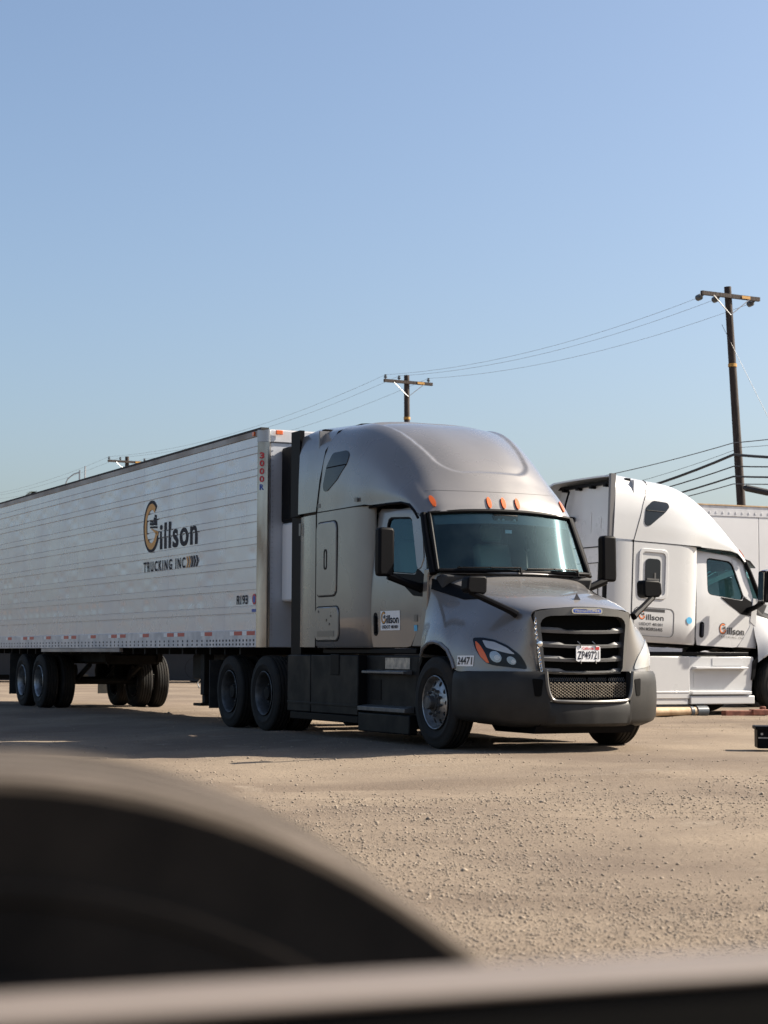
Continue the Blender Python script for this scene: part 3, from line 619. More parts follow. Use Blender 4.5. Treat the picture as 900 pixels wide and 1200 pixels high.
        vsm = MB(); vsm.box(-3.318, -3.302, s * 1.20, s * 1.2265, 1.12, 2.84); vsm.tube([(-3.308, s * 1.222, 2.84), (-3.19, s * 1.223, 3.25), (-3.08, s * 1.192, 3.62), (-2.97, s * 1.064, 3.863), (-2.86, s * .8, 3.958), (-2.83, s * .4, 3.988)], .011 if not white else .006, 6); cab(vsm.build('fairing_seam', M['black'], root))
        if white:
            o1 = resample(rrect(-3.19, -2.58, 1.87, 2.73, .09), 48); fr_ = MB()
            c = np.array((-2.885, 2.30)); A = by_angle(rrect(-3.19, -2.58, 1.87, 2.73, .10), c, 64); B = by_angle(rrect(-3.13, -2.64, 1.93, 2.67, .07), c, 64)
            ringplate(fr_, A, B, side, .018); sf = cab(fr_.build('sleeper_window', P, root, bevel=.006))
            gl = MB(); plate(gl, resample(rrect(-3.05, -2.74, 2.04, 2.56, .07), 40), side, .012); gl.build('window_glass', M['dark_glass'], sf)
            wb = MB(); wb.box(-3.02, -2.77, s * 1.236, s * 1.242, 2.19, 2.22); wb.box(-2.87, -2.84, s * 1.236, s * 1.242, 2.22, 2.32); wb.build('window_latch', M['frame_gray'], sf)
            tb = MB(); A = by_angle(rrect(-3.27, -2.42, 1.22, 1.72, .10), np.array((-2.85, 1.47)), 64); B = by_angle(rrect(-3.258, -2.432, 1.232, 1.708, .095), np.array((-2.85, 1.47)), 64); ringplate(tb, A, B, side, .006); cab(tb.build('baggage_door', M['slat_gray'], root))
        else:
            for nm, (x0, x1, z0, z1) in (('toolbox_door', (-3.27, -2.66, 1.77, 2.70)), ('baggage_door', (-3.30, -2.58, 1.21, 1.63))):
                g0 = MB(); A = resample(rrect(x0 - .014, x1 + .014, z0 - .014, z1 + .014, .09), 48); plate(g0, A, side, .004); sd_ = cab(g0.build(nm, M['black'], root))
                g1 = MB(); plate(g1, resample(rrect(x0, x1, z0, z1, .08), 48), side, .018, .012); g1.build('door_panel', P, sd_)
                g2 = MB()
                if z1 > 2:
                    A = by_angle(rrect(-3.02, -2.93, 2.10, 2.36, .04), np.array((-2.975, 2.23)), 32); B = by_angle(rrect(-3.005, -2.945, 2.12, 2.34, .028), np.array((-2.975, 2.23)), 32); ringplate(g2, A, B, side, .024, .010); g2.build('handle', M['black'], sd_)
                else:
                    g2.box(x0 + .08, x1 - .12, s * 1.240, s * 1.244, z0 + .05, z0 + .12); g2.build('sticker', M['frame_gray'], sd_)
                    for x, z in ((-3.2, 1.56), (-2.95, 1.45), (-2.86, 1.40), (-2.82, 1.5)):
                        g3 = MB(); g3.box(x, x + .03, s * 1.24, s * 1.246, z, z + .03); g3.build('latch', M['frame_gray'], sd_)
            rf = MB()
            for x in (-3.27, -2.6 + .45): rf.box(x, x + .08, s * 1.222, s * 1.226, 2.90, 2.95)
            rf.box(-3.90, -3.84, s * 1.205, s * 1.212, 2.58, 2.74); cab(rf.build('reflector', M['frame_gray'], root))
    # --- bumper
    pl_ = [(1.36, 0.), (1.335, .3), (1.28, .52), (1.20, .72), (1.09, .92), (.93, 1.08), (.74, 1.17), (.58, 1.215), (.44, 1.23)]
    tp = np.linspace(0, 8, 60); C = cr(pl_, tp); C = np.vstack([[(x, -y) for x, y in C[:0:-1]], C]); yc = C[:, 1]
    extra = []; rowsB = []
    CC = []
    for k in range(len(C) - 1):
        CC.append(tuple(C[k]))
        for e in (-.535, -.50, .50, .535):
            if C[k][1] < e <= C[k + 1][1]:
                t = (e - C[k][1]) / (C[k + 1][1] - C[k][1]); CC.append((C[k][0] + t * (C[k + 1][0] - C[k][0]), e))
    CC.append(tuple(C[-1]))
    for x, y in CC:
        top = .555 if abs(y) <= .501 else .865
        if abs(y) > 1.0: top = .865 - .0 * (abs(y) - 1)
        b0 = .27 + .05 * max(0, (abs(y) - .9) / .35); nx, ny = (1, 0) if abs(y) < .6 else (.75, math.copysign(.66, y))
        if abs(y) > 1.15: nx, ny = (.1, math.copysign(1, y))
        r = []
        for t, o_ in ((0, -.16), (0, -.11), (.06, -.025), (.14, 0.), (.5, .012), (.8, .005), (.94, -.008), (1., -.03), (1., -.10)):
            r.append((x + nx * o_, y + ny * o_, b0 + (top - b0) * t))
        rowsB.append(r)
    bp = obj('bumper', [p for r in rowsB for p in r], gridfaces(len(rowsB), 9), M['bumper_dark'] if not white else P, root, smooth=40)
    bbv = BVHTree.FromPolygons([Vector(p) for r in rowsB for p in r], gridfaces(len(rowsB), 9))
    lip = MB(); lip.prism([(1.15, .20), (1.19, .28), (.2, .28), (.3, .2)], 'y', -.62, .62); lip.box(-.1, 1.10, -.8, .8, .29, .34); lip.build('air_dam', M['black'], root)
    bk = MB(); bk.box(.85, 1.05, -.56, .56, .5, 1.5); bk.build('radiator', M['void'], root)
    uf = MB(); pts = []
    for y, z in ((-.545, .865), (-.53, .70), (-.50, .60), (-.45, .555), (-.3, .545), (0, .54), (.3, .545), (.45, .555), (.50, .60), (.53, .70), (.545, .865)):
        xx = np.interp(abs(y), [0, .3, .52, .72], [1.36, 1.335, 1.28, 1.2]) + .006; pts.append((xx, y, z))
    pc = cr(pts, np.linspace(0, 10, 41)); uf.tube([tuple(p) for p in pc], .019, 8); uf.build('bumper_trim', M['frame_gray'], bp)
    hx = MB(); a_ = .019                       # honeycomb in the lower opening
    for i in range(-19, 20):
        for j in range(5):
            cy = i * a_ * 1.5 * .86; cz = .585 + j * a_ * 1.732 * .95 + (a_ * .82 if i % 2 else 0)
            for k in (0, 1, 2):
                t0 = R(60 * k); t1 = R(60 * k + 60); p0 = (1.24, cy + a_ * .86 * math.cos(t0), cz + a_ * math.sin(t0)); p1 = (1.24, cy + a_ * .86 * math.cos(t1), cz + a_ * math.sin(t1)); hx.tube([p0, p1], .0042, 4, False)
    hx.build('lower_grille', M['mesh_tan'], root, smooth=0)
    ux = MB()
    for i in range(-19, 20):
        if rng.random() < .9: ux.tube([(1.15, i * .026, .775), (1.15, i * .026 + .015, .80), (1.15, i * .026 + .026, .775)], .005, 4, False); ux.tube([(1.15, i * .026, .775), (1.15, i * .026 + .014, .75), (1.15, i * .026 + .026, .775)], .005, 4, False)
    ux.build('radiator_screen', M['slat_gray'], root, smooth=0)
    cb = MB(); cb.box(1.16, 1.22, -.5, .5, .685, .735); cb.build('crossbar', M['black'], root, bevel=.01)
    for s in (-1, 1):
        slt = MB(); patch(slt, rpoly([(s * .575, .78), (s * .685, .79), (s * .665, .60), (s * .60, .60)], .02, 3), on_surface(bbv, 'front'), .006, -.02, 3); slt.build('bumper_vent', M['void'], bp)
    # --- grille
    fo = [(y, z) for y, z in ((-.615, 1.505), (-.33, 1.55), (0, 1.565), (.33, 1.55), (.615, 1.505), (.565, 1.15), (.53, .865), (0, .84), (-.53, .865), (-.565, 1.15))]
    c = np.array((0, 1.2)); O = by_angle(rpoly(fo, .04), c, 80); fi = [(-.545, 1.40), (-.47, 1.46), (0, 1.475), (.47, 1.46), (.545, 1.40), (.515, 1.15), (.49, .86), (0, .85), (-.49, .86), (-.515, 1.15)]; I = by_angle(rpoly(fi, .04), c, 80)
    gx = lambda u, v, h=0.: Vector((1.205 - .26 * min(abs(u), .65) ** 2 + h, u, v))
    gr = MB(); ringplate(gr, O, I, gx, .018, -.09); grl = gr.build('grille', M['frame_gray'] if not white else M['chrome'], root, bevel=.008)
    for z in (1.305, 1.15, 1.0, .865):
        sl = MB(); vs = []; ysl = np.linspace(-.545, .545, 31); wl_ = np.interp(z, [.86, 1.15, 1.4], [.49, .515, .545])
        for y in ysl:
            y = y / .545 * wl_; e = np.clip((abs(y) - .24) / .06, 0, 1) if y < 0 else np.clip((abs(y) - .36) / .03, 0, 1); t = .016 + .022 * e; x0 = 1.185 - .26 * y * y
            zz = z - .012 * (1 - (y / .5) ** 2)
            vs += [(x0 - .10, y, zz + t * .8), (x0 - .02, y, zz + t), (x0, y, zz + t * .3), (x0 - .004, y, zz - .022), (x0 - .10, y, zz - .024)]
        sl.add(vs, gridfaces(31, 5)); sl.build('slat', M['slat_gray'], grl, smooth=35)
    # emblem
    eb = MB(); gxe = lambda u, v, h=0.: gx(u, v, .018 + h)
    plate(eb, resample(rrect(-.195, .195, 1.487, 1.548, .030), 48), gxe, .012); emb = eb.build('emblem', M['chrome'], grl)
    e2 = MB(); plate(e2, resample(rrect(-.178, .178, 1.496, 1.539, .021), 40), gxe, .015); e2.build('emblem_plate', M['ink_blue'], grl)
    e3 = MB(); put_text(e3, 'FREIGHTLINER', lambda u, v, h: gxe(u, v, .017), -.155, .155, 1.504, 1.531, .02, 1.1); e3.build('emblem_lettering', M['chrome'], grl)
    tri = MB(); fh = on_surface(hb, 'top'); a = fh(1.02, -.045, 0); b = fh(1.02, .045, 0); cc = fh(.96, 0, 0); tri.add([a, b, cc, (a + b) / 2 + Vector((-.01, 0, .075))], [(0, 1, 3), (1, 2, 3), (2, 0, 3), (0, 1, 2)]); tri.build('sensor', M['ink'], root, smooth=0)
    # --- headlamps
    hlo = [(-1.29, 1.22), (-1.16, 1.222), (-1.02, 1.2), (-.86, 1.14), (-.71, 1.04), (-.65, .96), (-.62, .885), (-.81, .905), (-1.02, .925), (-1.12, .95), (-1.2, 1.02), (-1.26, 1.11)]
    for s, md in ((-1, 'hr'), (1, 'hl')):
        fm0 = on_surface(hb, md); fm = (lambda u, v, h=0., fm0=fm0, s=s: fm0(u if s < 0 else -u, v, h))
        pr = rpoly(hlo, .03, 2)
        mb = MB(); patch(mb, pr, fm, .010, -.03, 6); hlm = mb.build('headlight', M['lamp_black'] if s < 0 else M['lens_dim'], root, smooth=50)  # left lamp pale all over: sun on its glass put into the colour
        if s > 0: continue
        a1 = MB(); patch(a1, rpoly([(-1.255, 1.19), (-1.20, 1.15), (-1.135, 1.06), (-1.08, .95), (-1.11, .953), (-1.19, 1.02), (-1.24, 1.11)], .02, 2), fm, .015, .005, 3); a1.build('turn_signal', M['amber'], hlm)
        l1 = MB(); patch(l1, rpoly([(-1.17, 1.195), (-1.02, 1.175), (-.87, 1.115), (-.77, 1.045), (-.86, 1.055), (-1.04, 1.095), (-1.12, 1.115)], .02, 2), fm, .014, .004, 3); l1.build('running_lamp', M['lens_dim'], hlm)
        for cu, cv, r1, r2 in ((-1.005, 1.018, .072, .058), (-.815, .978, .056, .042)):
            l2 = MB(); patch(l2, [(cu + r1 * math.cos(a), cv + r2 * math.sin(a) - .25 * r1 * math.cos(a)) for a in np.linspace(0, 6.283, 20, endpoint=False)], fm, .016, .004, 3); l2.build('projector_lamp', M['reflector'], hlm)
            l3 = MB(); patch(l3, [(cu + .02 + r1 * .5 * math.cos(a), cv - .01 + r2 * .5 * math.sin(a)) for a in np.linspace(0, 6.283, 14, endpoint=False)], fm, .024, .012, 2); l3.build('projector_lens', M['lens'], hlm)
    # --- lower skirts and steps
    for s in (-1, 1):
        def bx(nm, x0, x1, y0, y1, z0, z1, m, bev=.012, par=root):
            b = MB(); b.box(x0, x1, min(s * y0, s * y1), max(s * y0, s * y1), z0, z1); return b.build(nm, m, par, bevel=bev)
        bx('side_skirt', -4.26, -3.50, 1.02, 1.205, .30, 1.03, SK); bx('side_skirt', -3.485, -2.06, 1.02, 1.205, .30, 1.03, SK)
        bx('skirt_flap', -4.2, -2.08, 1.10, 1.19, .20, .297, SK if white else M['black']); bx('skirt_rib', -4.255, -2.065, 1.20, 1.212, .40, .43, SK, .004)
        bx('sill', -3.35, -.70, .90, 1.10, 1.045, 1.11, M['black'])
        sp = MB(); sp.prism([(-2.045, 1.03), (-.60, 1.03), (-.56, .88), (-.62, .62), (-.66, .21), (-2.045, .21)], 'y', s * .9, s * 1.10); stp = sp.build('step_fairing', SK, root, bevel=.015)
        b = MB(); b.prism([(1.10, .80), (1.22, .815), (1.22, .845), (1.10, .855)] if s > 0 else [(-1.10, .80), (-1.22, .815), (-1.22, .845), (-1.10, .855)], 'x', -1.93, -.80); b.build('step', M['slat_gray'] if not white else SK, root, bevel=.006)
        b = MB(); b.prism([(s * 1.10, .36), (s * 1.23, .37), (s * 1.23, .42), (s * 1.10, .44)], 'x', -2.02, -.74); b.build('step', M['slat_gray'] if not white else SK, root, bevel=.006)
        b = MB(); b.box(-1.50, -.85, min(s * 1.10, s * 1.108), max(s * 1.10, s * 1.108), .87, 1.0); b.build('step_kick_plate', M['alu'] if not white else SK, stp)
        b = MB(); b.box(-1.9, -1.62, min(s * 1.10, s * 1.106), max(s * 1.10, s * 1.106), .50, .74); b.build('step_pocket', M['black'] if not white else SK, stp)
        for x0 in ((-2.06, -.62)):
            pass
        b = MB(); b.box(-2.045, -.66, min(s * 1.10, s * 1.21), max(s * 1.10, s * 1.21), .12 if not white else .2, .345); b.build('lower_step_panel', SK, root, bevel=.015)
        if not white:
            b = MB(); b.box(-2.86, -2.60, min(s * 1.2, s * 1.214), max(s * 1.2, s * 1.214), .78, 1.04); b.build('tank_cap_recess', M['black'], root, bevel=.01)
        # fuel tank behind the skirt, mud flap
        ft = MB(); ft.lathe([(0, 0), (.30, 0), (.31, .02), (.31, 1.5), (.30, 1.52), (0, 1.52)], 24, Matrix.Translation((-2.2, s * .72, .66)) @ Matrix.Rotation(R(90), 4, 'Z')); ft.build('fuel_tank', M['alu'], root)
        mf = MB(); mf.box(-7.16, -7.14, s * .62 if s > 0 else s * 1.22, s * 1.22 if s > 0 else s * .62, .25, .95); mf.build('mud_flap', M['rubber'], root)
        # wheels
        wheel('front', root, 0, s * 1.095, .51, s, .2, 0.)
        for x in (-5.07, -6.37):
            wheel('dual', root, x, s * 1.085, .51, s, random.random()); wheel('dual', root, x, s * .755, .51, -s, random.random())
    ch = MB()
    for s in (-1, 1): ch.box(-7.2, .85, s * .43 - .04, s * .43 + .04, .72, .98)
    for x in (-7.15, -5.64, -4.2, -2.5, -.6, .5): ch.box(x - .06, x + .06, -.4, .4, .76, .94)
    for x in (-5.07, -6.37): ch.tube([(x, -1.0, .51), (x, 1.0, .51)], .075, 10); ch.lathe([(0, -.2), (.18, -.17), (.21, 0), (.18, .17), (0, .2)], 16, Matrix.Translation((x, 0, .51)))
    ch.tube([(0, -.98, .47), (0, -.6, .40), (0, .6, .40), (0, .98, .47)], .055, 8); ch.box(-1.6, .6, -.38, .38, .42, .95)
    for s in (-1, 1): ch.box(-4.3, -2.1, s * .55 - .1, s * .55 + .1, .45, .9)
    ch.build('chassis_frame', M['chassis'], root, smooth=30)
    fw = MB(); fw.lathe([(0, 0), (.46, 0), (.46, .05), (0, .05)], 24, Matrix.Translation((-5.7, 0, 1.0)) @ Matrix.Rotation(R(90), 4, 'X')); fw.box(-6.1, -5.4, -.35, .35, .98, 1.0); fw.build('fifth_wheel', M['chassis'], root)
    # --- lettering
    if not white:
        fd = lambda u, v, h=0.: Vector((u, -(door_y(u, v) + .008 + h), v))
        sg = MB(); sg.add([fd(u, v, .003) for u, v in ((-1.62, 1.325), (-1.16, 1.325), (-1.16, 1.555), (-1.62, 1.555))], [(0, 1, 2, 3)]); sg.k = 0; d = cab(sg.build('door_sign', M['sign_white'], root, smooth=0))
        pk = {'ink': MB(), 'or': MB()}; logo(pk, fd, -1.60, 1.40, .15, .12, .006); put_text(pk['ink'], 'illson', fd, -1.475, -1.185, 1.405, 1.505, .02, h=.006); put_text(pk['ink'], 'USDOT 481001', fd, -1.58, -1.20, 1.345, 1.385, .03, h=.006)
        pk['ink'].build('sign_lettering', M['ink'], d, smooth=0); pk['or'].build('sign_mark', M['ink_orange'], d, smooth=0)
        sk_ = MB(); sk_.add([fd(u, v, .003) for u, v in ((-.84, 1.31), (-.77, 1.31), (-.77, 1.38), (-.84, 1.38))], [(0, 1, 2, 3)]); cab(sk_.build('sticker', M['sticker_blue'], root, smooth=0))
        sk_ = MB(); sk_.add([fd(u, v, .003) for u, v in ((-.84, 1.42), (-.77, 1.42), (-.77, 1.50), (-.84, 1.50))], [(0, 1, 2, 3)]); cab(sk_.build('sticker', M['frame_gray'], root, smooth=0))
        fz = on_surface(hb, 'r'); nb = MB(); nb.add([fz(u, v, .006) for u in np.linspace(.50, .735, 7) for v in (.915, .95, 1.0, 1.03)], gridfaces(7, 4)); npl = nb.build('fleet_number', M['sign_white'], root)
        nx_ = MB(); put_text(nx_, '24471', lambda u, v, h: fz(u, v, .010), .515, .72, .932, 1.015, .02); nx_.build('number_lettering', M['ink_black'], npl, smooth=0)
        lpn = MB(); lpx = lambda u, v, h=0.: Vector((1.212 + h, u, v)); plate(lpn, resample(rrect(-.135, .17, .972, 1.14, .012), 32), lpx, .006); lpl = lpn.build('license_plate', M['sign_white'], grl)
        l1 = MB(); put_text(l1, '7PL9721'.replace('7', 'Z', 1) if False else 'ZP49721', lambda u, v, h: lpx(u, v, .009), -.118, .152, .995, 1.085, .015, 1.05); l1.build('plate_number', M['ink'], grl, smooth=0)
        l1 = MB(); put_text(l1, 'California', lambda u, v, h: lpx(u, v, .009), -.06, .085, 1.10, 1.13, .02); l1.build('plate_lettering', M['ink_red'], grl, smooth=0)
        l1 = MB(); l1.box(1.218, 1.2215, .105, .155, 1.098, 1.13); l1.build('plate_tag', M['red'], grl)
        tie = MB()
        for y in (-.08, .11): tie.tube([(1.222, y, 1.12), (1.225, y - .01, 1.16), (1.20, y - .03, 1.19)], .005, 5); tie.tube([(1.222, y, .985), (1.22, y + .005, .95)], .005, 5)
        tie.build('plate_tie', M['alu'], grl)
        # chain and lock hung at the grille's right edge
        chn = MB(); pz = [(1.14, -.60, 1.42), (1.155, -.60, 1.28), (1.165, -.585, 1.16), (1.17, -.57, 1.05), (1.16, -.55, .95), (1.15, -.53, .88)]
        for k in range(24):
            q = cr(pz, [k / 23 * 5])[0]; a = (k % 2) * 90
            e = Vector((0, .012, 0)) if k % 2 else Vector((.012, 0, 0)); chn.tube([Vector(q) + e * math.cos(t) + Vector((0, 0, .022)) * math.sin(t) for t in np.linspace(0, 6.283, 9)], .005, 5, False)
        chn.build('grille_chain', M['chrome'], grl)
        lk = MB(); lk.lathe([(0, 0), (.03, .005), (.036, .03), (.03, .05), (0, .055)], 14, Matrix.Translation((1.17, -.585, 1.16)) @ Matrix.Rotation(R(-90), 4, 'Z')); lk.build('padlock', M['chrome'], grl)
    else:
        fd = lambda u, v, h=0.: Vector((u, -(door_y(u, v) + .008 + h), v))
        pk = {'ink': MB(), 'or': MB()}; logo(pk, fd, -1.36, 1.345, .20, .17, .004); put_text(pk['ink'], 'illson', fd, -1.175, -.78, 1.35, 1.475, .02, h=.004); put_text(pk['ink'], 'TRUCKING INC', fd, -1.36, -.78, 1.285, 1.32, .0, 1.5, h=.004)
        cab(pk['ink'].build('door_lettering', M['ink_black'], root, smooth=0)); cab(pk['or'].build('door_mark', M['ink_rust'], root, smooth=0))
        fs2 = lambda u, v, h=0.: Vector((u, -(1.2245 + h * .4), v)); pk = {'ink': MB(), 'or': MB()}; logo(pk, fs2, -3.17, 1.50, .17, .15, .004); put_text(pk['ink'], 'illson', fs2, -3.01, -2.64, 1.50, 1.60, .02, h=.004)
        put_text(pk['ink'], 'USDOT 481001', fs2, -3.15, -2.66, 1.405, 1.455, .01, h=.004); put_text(pk['ink'], 'VIN M58R56405', fs2, -3.15, -2.66, 1.315, 1.375, .03, h=.004); pk['ink'].box(-3.05, -2.62, -1.2262, -1.2250, 1.645, 1.695)
        cab(pk['ink'].build('sign_lettering', M['ink_black'], root, smooth=0)); cab(pk['or'].build('sign_mark', M['ink_rust'], root, smooth=0))
        s1 = MB(); arc(s1, fs2, -2.10, 1.54, 0, 0, .06, .06, 0, 360, .004); cab(s1.build('sticker', M['sticker_blue'], root, smooth=0))
        vi = MB(); vi.add([ws(a, 1) + Vector(o_) for a in np.linspace(-1, 1, 15) for o_ in ((-.04, 0, .06), (.10, 0, .03), (.22, 0, -.08), (.21, 0, -.10), (.08, 0, 0.))], gridfaces(15, 5)); cab(vi.build('sun_visor_canopy', P, root, smooth=50))
        for s in (-1, 1):
            c1 = MB(); c1.tube([(-.67, s * 1.60, 2.50), (-.67, s * 1.64, 2.3), (-.66, s * 1.63, 2.14)], .02, 6); b = MB(); b.prism([(s * 1.37, 2.16), (s * 1.645, 2.16), (s * 1.645, 2.515), (s * 1.37, 2.515)], 'x', -.70, -.60); cab(b.build('mirror_cap', M['chrome'], root, bevel=.03))
    if tilt:
        for o in cabparts: o.matrix_basis = T @ o.matrix_basis
    return root

HEAD = math.radians(25.7526 - 90)
GX, GY = 1.6727, 21.1532
gray = tractor('taupe gray sleeper semi truck with dark bumper and plate on its black grille', (GX, GY, 0), HEAD, 'gray_paint', 'skirt_dark', False)
white = tractor('white sleeper semi truck parked behind the gray one and facing right', (6.62, 34.25, 0), 2.0375 - math.pi / 2, 'white_paint', 'white_paint', True, .044)

# ------------------------------------------------------------------ gray truck's trailer (x 0 at the nose, negative to the rear)
def gray_frame(x, y, z=0.):
    return (GX + x * math.cos(HEAD) - y * math.sin(HEAD), GY + x * math.sin(HEAD) + y * math.cos(HEAD), z)
def trailer():
    root = empty('box_trailer', 'long white refrigerated trailer with the big company lettering coupled behind the gray truck', 'trailer', gray_frame(-4.99, 0), HEAD)
    L = 16.15; NP = 13; PW = (L - .20) / NP
    zl = [3.878, 3.778, 3.566, 3.467, 3.248, 3.142, 2.94, 2.84, 2.63, 2.53, 2.32, 2.22, 2.01, 1.91, 1.69, 1.59]
    prof = [(1.365, 0)]
    for i, z in enumerate(sorted(zl)):
        up = (i % 2 == 0); a = 0 if up else .006; b = .006 if up else 0
        prof += [(z - .011, a), (z - .007, -.014), (z + .007, -.014), (z + .011, b)]
    prof += [(4.012, 0)]
    for s in (-1, 1):
        bands = [p for p in prof]
        zz = [bands[0]]
        for p, q in zip(bands, bands[1:]):
            if q[0] - p[0] > .05: zz += [(p[0] + (q[0] - p[0]) * t, p[1] + (q[1] - p[1]) * t) for t in ((.15, .3, .5, .7, .85) if q[0] - p[0] > .15 else (.33, .67))]
            zz.append(q)
        spans = [(p[0], q[0]) for p, q in zip(bands, bands[1:]) if q[0] - p[0] > .15]
        xsp = [0, .004] + list(np.linspace(.03, PW - .03, 19)) + [PW - .004, PW]
        protos = []
        for var in range(3):
            amp = {}; vs = []
            for x in xsp:
                for z, d in zz:
                    e = d if .003 < x < PW - .003 else d - .006
                    for b_, (a0, a1) in enumerate(spans):
                        if a0 < z < a1 and .003 < x < PW - .003:
                            c_ = min(2, int(x / PW * 3)); am = amp.setdefault((b_, c_), rng.uniform(-.0035, .0065)); t = x / PW * 3 - c_
                            e -= am * math.sin(math.pi * t) ** 2 * math.sin(math.pi * (z - a0) / (a1 - a0)) ** 2
                    vs.append((-x, s * (1.30 + e), z))
            protos.append((vs, gridfaces(len(xsp), len(zz))))
        made = {}
        for k in range(NP):
            x = -.13 - k * PW; v_ = int(rng.integers(0, 3))
            if v_ not in made: made[v_] = obj('side_panel', protos[v_][0], protos[v_][1], M['trailer_skin'], root, smooth=30); made[v_].location = (x, 0, 0)
            else: copy(made[v_], 'side_panel', root, (x, 0, 0))
        rv = MB()
        for k in range(NP * 3):
            x = -.13 - (k + .06) * PW / 3
            for z in np.arange(1.42, 4.0, .075):
                if min(abs(z - q) for q in zl) < .018: continue
                n = 6; vs2 = [(x + .006 * math.cos(6.283 * i / n), s * 1.2995, z + .006 * math.sin(6.283 * i / n)) for i in range(n)] + [(x, s * 1.3045, z)]; rv.add(vs2, [(i, (i + 1) % n, n) for i in range(n)])
        o = rv.build('rivets', M['trailer_skin'], root, smooth=0, recalc=False); o['kind'] = 'stuff'
        b = MB(); b.box(-L, -.10, min(s * 1.26, s * 1.312), max(s * 1.26, s * 1.312), 4.012, 4.10); b.build('top_rail', M['rail_alu'], root, bevel=.008)
        b = MB(); b.box(-L, -.0, min(s * 1.2, s * 1.318), max(s * 1.2, s * 1.318), 4.10, 4.125); b.build('roof_edge', M['interior_dark'], root)
        b = MB(); b.box(-L, -.115, min(s * 1.22, s * 1.316), max(s * 1.22, s * 1.316), 1.13, 1.365); br = b.build('bottom_rail', M['bottom_rail'], root, bevel=.006)
        b = MB(); b.box(-11.0, -6.2, min(s * 1.24, s * 1.31), max(s * 1.24, s * 1.31), 1.06, 1.128); b.build('lower_rail', M['rail_alu'], root, bevel=.006)
        bl = MB(); x = -.2
        while x > -L + .1:
            for z in (1.17, 1.225): bl.box(x - .018, x + .018, min(s * 1.31, s * 1.319), max(s * 1.31, s * 1.319), z - .014, z + .014)
            x -= .13 if -1.9 < x else .21
        o = bl.build('rail_bolts', M['chassis'], root, smooth=0); o['kind'] = 'stuff'
        first = {}
        xt = -.16; k = 0
        while xt > -L + .4:
            for key, w_, m in (('red', .30, M['red']), ('white', .16, M['white_tape'])):
                if key not in first:
                    b = MB(); b.box(-w_, 0, min(s * 1.3165, s * 1.3185), max(s * 1.3165, s * 1.3185), 1.295, 1.35); first[key] = b.build('reflective_tape', m, root, smooth=0); first[key].location = (xt, 0, 0)
                else: copy(first[key], 'reflective_tape', root, (xt, 0, 0))
                xt -= w_ + (.0 if key == 'red' else 0)
            xt -= .02 if k % 3 == 0 else .72
            k += 1
        # rounded nose post
        b = MB(); r = .125; pts = [(-.125 + r * math.cos(a), s * (1.19 + r * math.sin(a))) for a in np.linspace(0, math.pi / 2, 12)] + [(-.125, s * 1.15), (-.04, s * 1.15)]
        b.prism(pts, 'z', 1.13, 3.93); b.build('corner_post', M['post_steel'], root, smooth=40)
        b = MB(); pts = [(-.125 + (r + .006) * math.cos(a), s * (1.19 + (r + .006) * math.sin(a))) for a in np.linspace(0, math.pi / 2, 12)] + [(-.135, s * 1.15), (-.04, s * 1.15)]
        b.prism(pts, 'z', 3.932, 4.098); b.build('corner_cap', M['galv'], root, smooth=40)
        b = MB(); b.box(-.30, -.22, min(s * 1.31, s * 1.335), max(s * 1.31, s * 1.335), 4.03, 4.085); b.build('marker_lamp', M['amber'], root, bevel=.006)
        b = MB(); b.box(-.01, .02, min(s * 1.0, s * 1.1), max(s * 1.0, s * 1.1), 4.035, 4.095); b.build('marker_lamp', M['amber'], root, bevel=.006)
    # lettering on the right side
    f = lambda u, v, h=0.: Vector((u, -(1.3062 + h * .35), v))
    pk = {'ink': MB(), 'or': MB()}; logo(pk, f, -5.03, 2.63, .83, .78, .004)
    pk['ink'].build('company_emblem', M['ink'], root, smooth=0); pk['ink'] = MB()
    put_text(pk['ink'], 'illson', f, -4.22, -2.52, 2.655, 3.07, .02, 1.12, .005); pk['ink'].build('company_lettering', M['ink'], root, smooth=0); pk['ink'] = MB(); put_text(pk['ink'], 'TRUCKING INC', f, -5.0, -3.04, 2.325, 2.49, .022, 1.45, .005)
    for k in range(5):
        u = -2.99 + k * .105
        cv = MB(); cv.add([f(u, 2.325, .004), f(u + .05, 2.325, .004), f(u + .11, 2.41, .004), f(u + .05, 2.495, .004), f(u, 2.495, .004), f(u + .06, 2.41, .004)], [(0, 1, 2, 5), (5, 2, 3, 4)]); cv.build('chevron_mark', M['ink_orange'] if k < 2 else M['ink'], root, smooth=0)
    pk['ink'].build('company_lettering', M['ink'], root, smooth=0); pk['ink'] = MB(); put_text(pk['ink'], 'R193', f, -.88, -.47, 1.72, 1.85, .025, 1.1, .005)
    pk['ink'].build('unit_number', M['ink'], root, smooth=0); pk['or'].build('company_mark', M['ink_orange'], root, smooth=0)
    b = MB(); arc(b, f, -.22, 1.785, .045, .045, .075, .075, 0, 360, .004); b.build('round_badge', M['ink_red'], root, smooth=0)
    b = MB(); arc(b, f, -.22, 1.785, 0, 0, .05, .05, 0, 360, .005); b.box(-.30, -.14, -1.3105, -1.308, 1.61, 1.65); b.build('badge_centre', M['ink_blue'], root, smooth=0)
    r = .128; c45 = R(-48)
    fp = lambda u, v, h=0.: Vector((-.125 + r * math.cos(c45 + u / r) + 0, -1.19 + r * math.sin(c45 + u / r), v)) + Vector((math.cos(c45), math.sin(c45), 0)) * (h)
    for k, chh in enumerate('3000'):
        b = MB() if k == 0 else b; put_text(b, chh, fp, -.038, .038, 3.70 - k * .108, 3.785 - k * .108, .03, 1, .003)
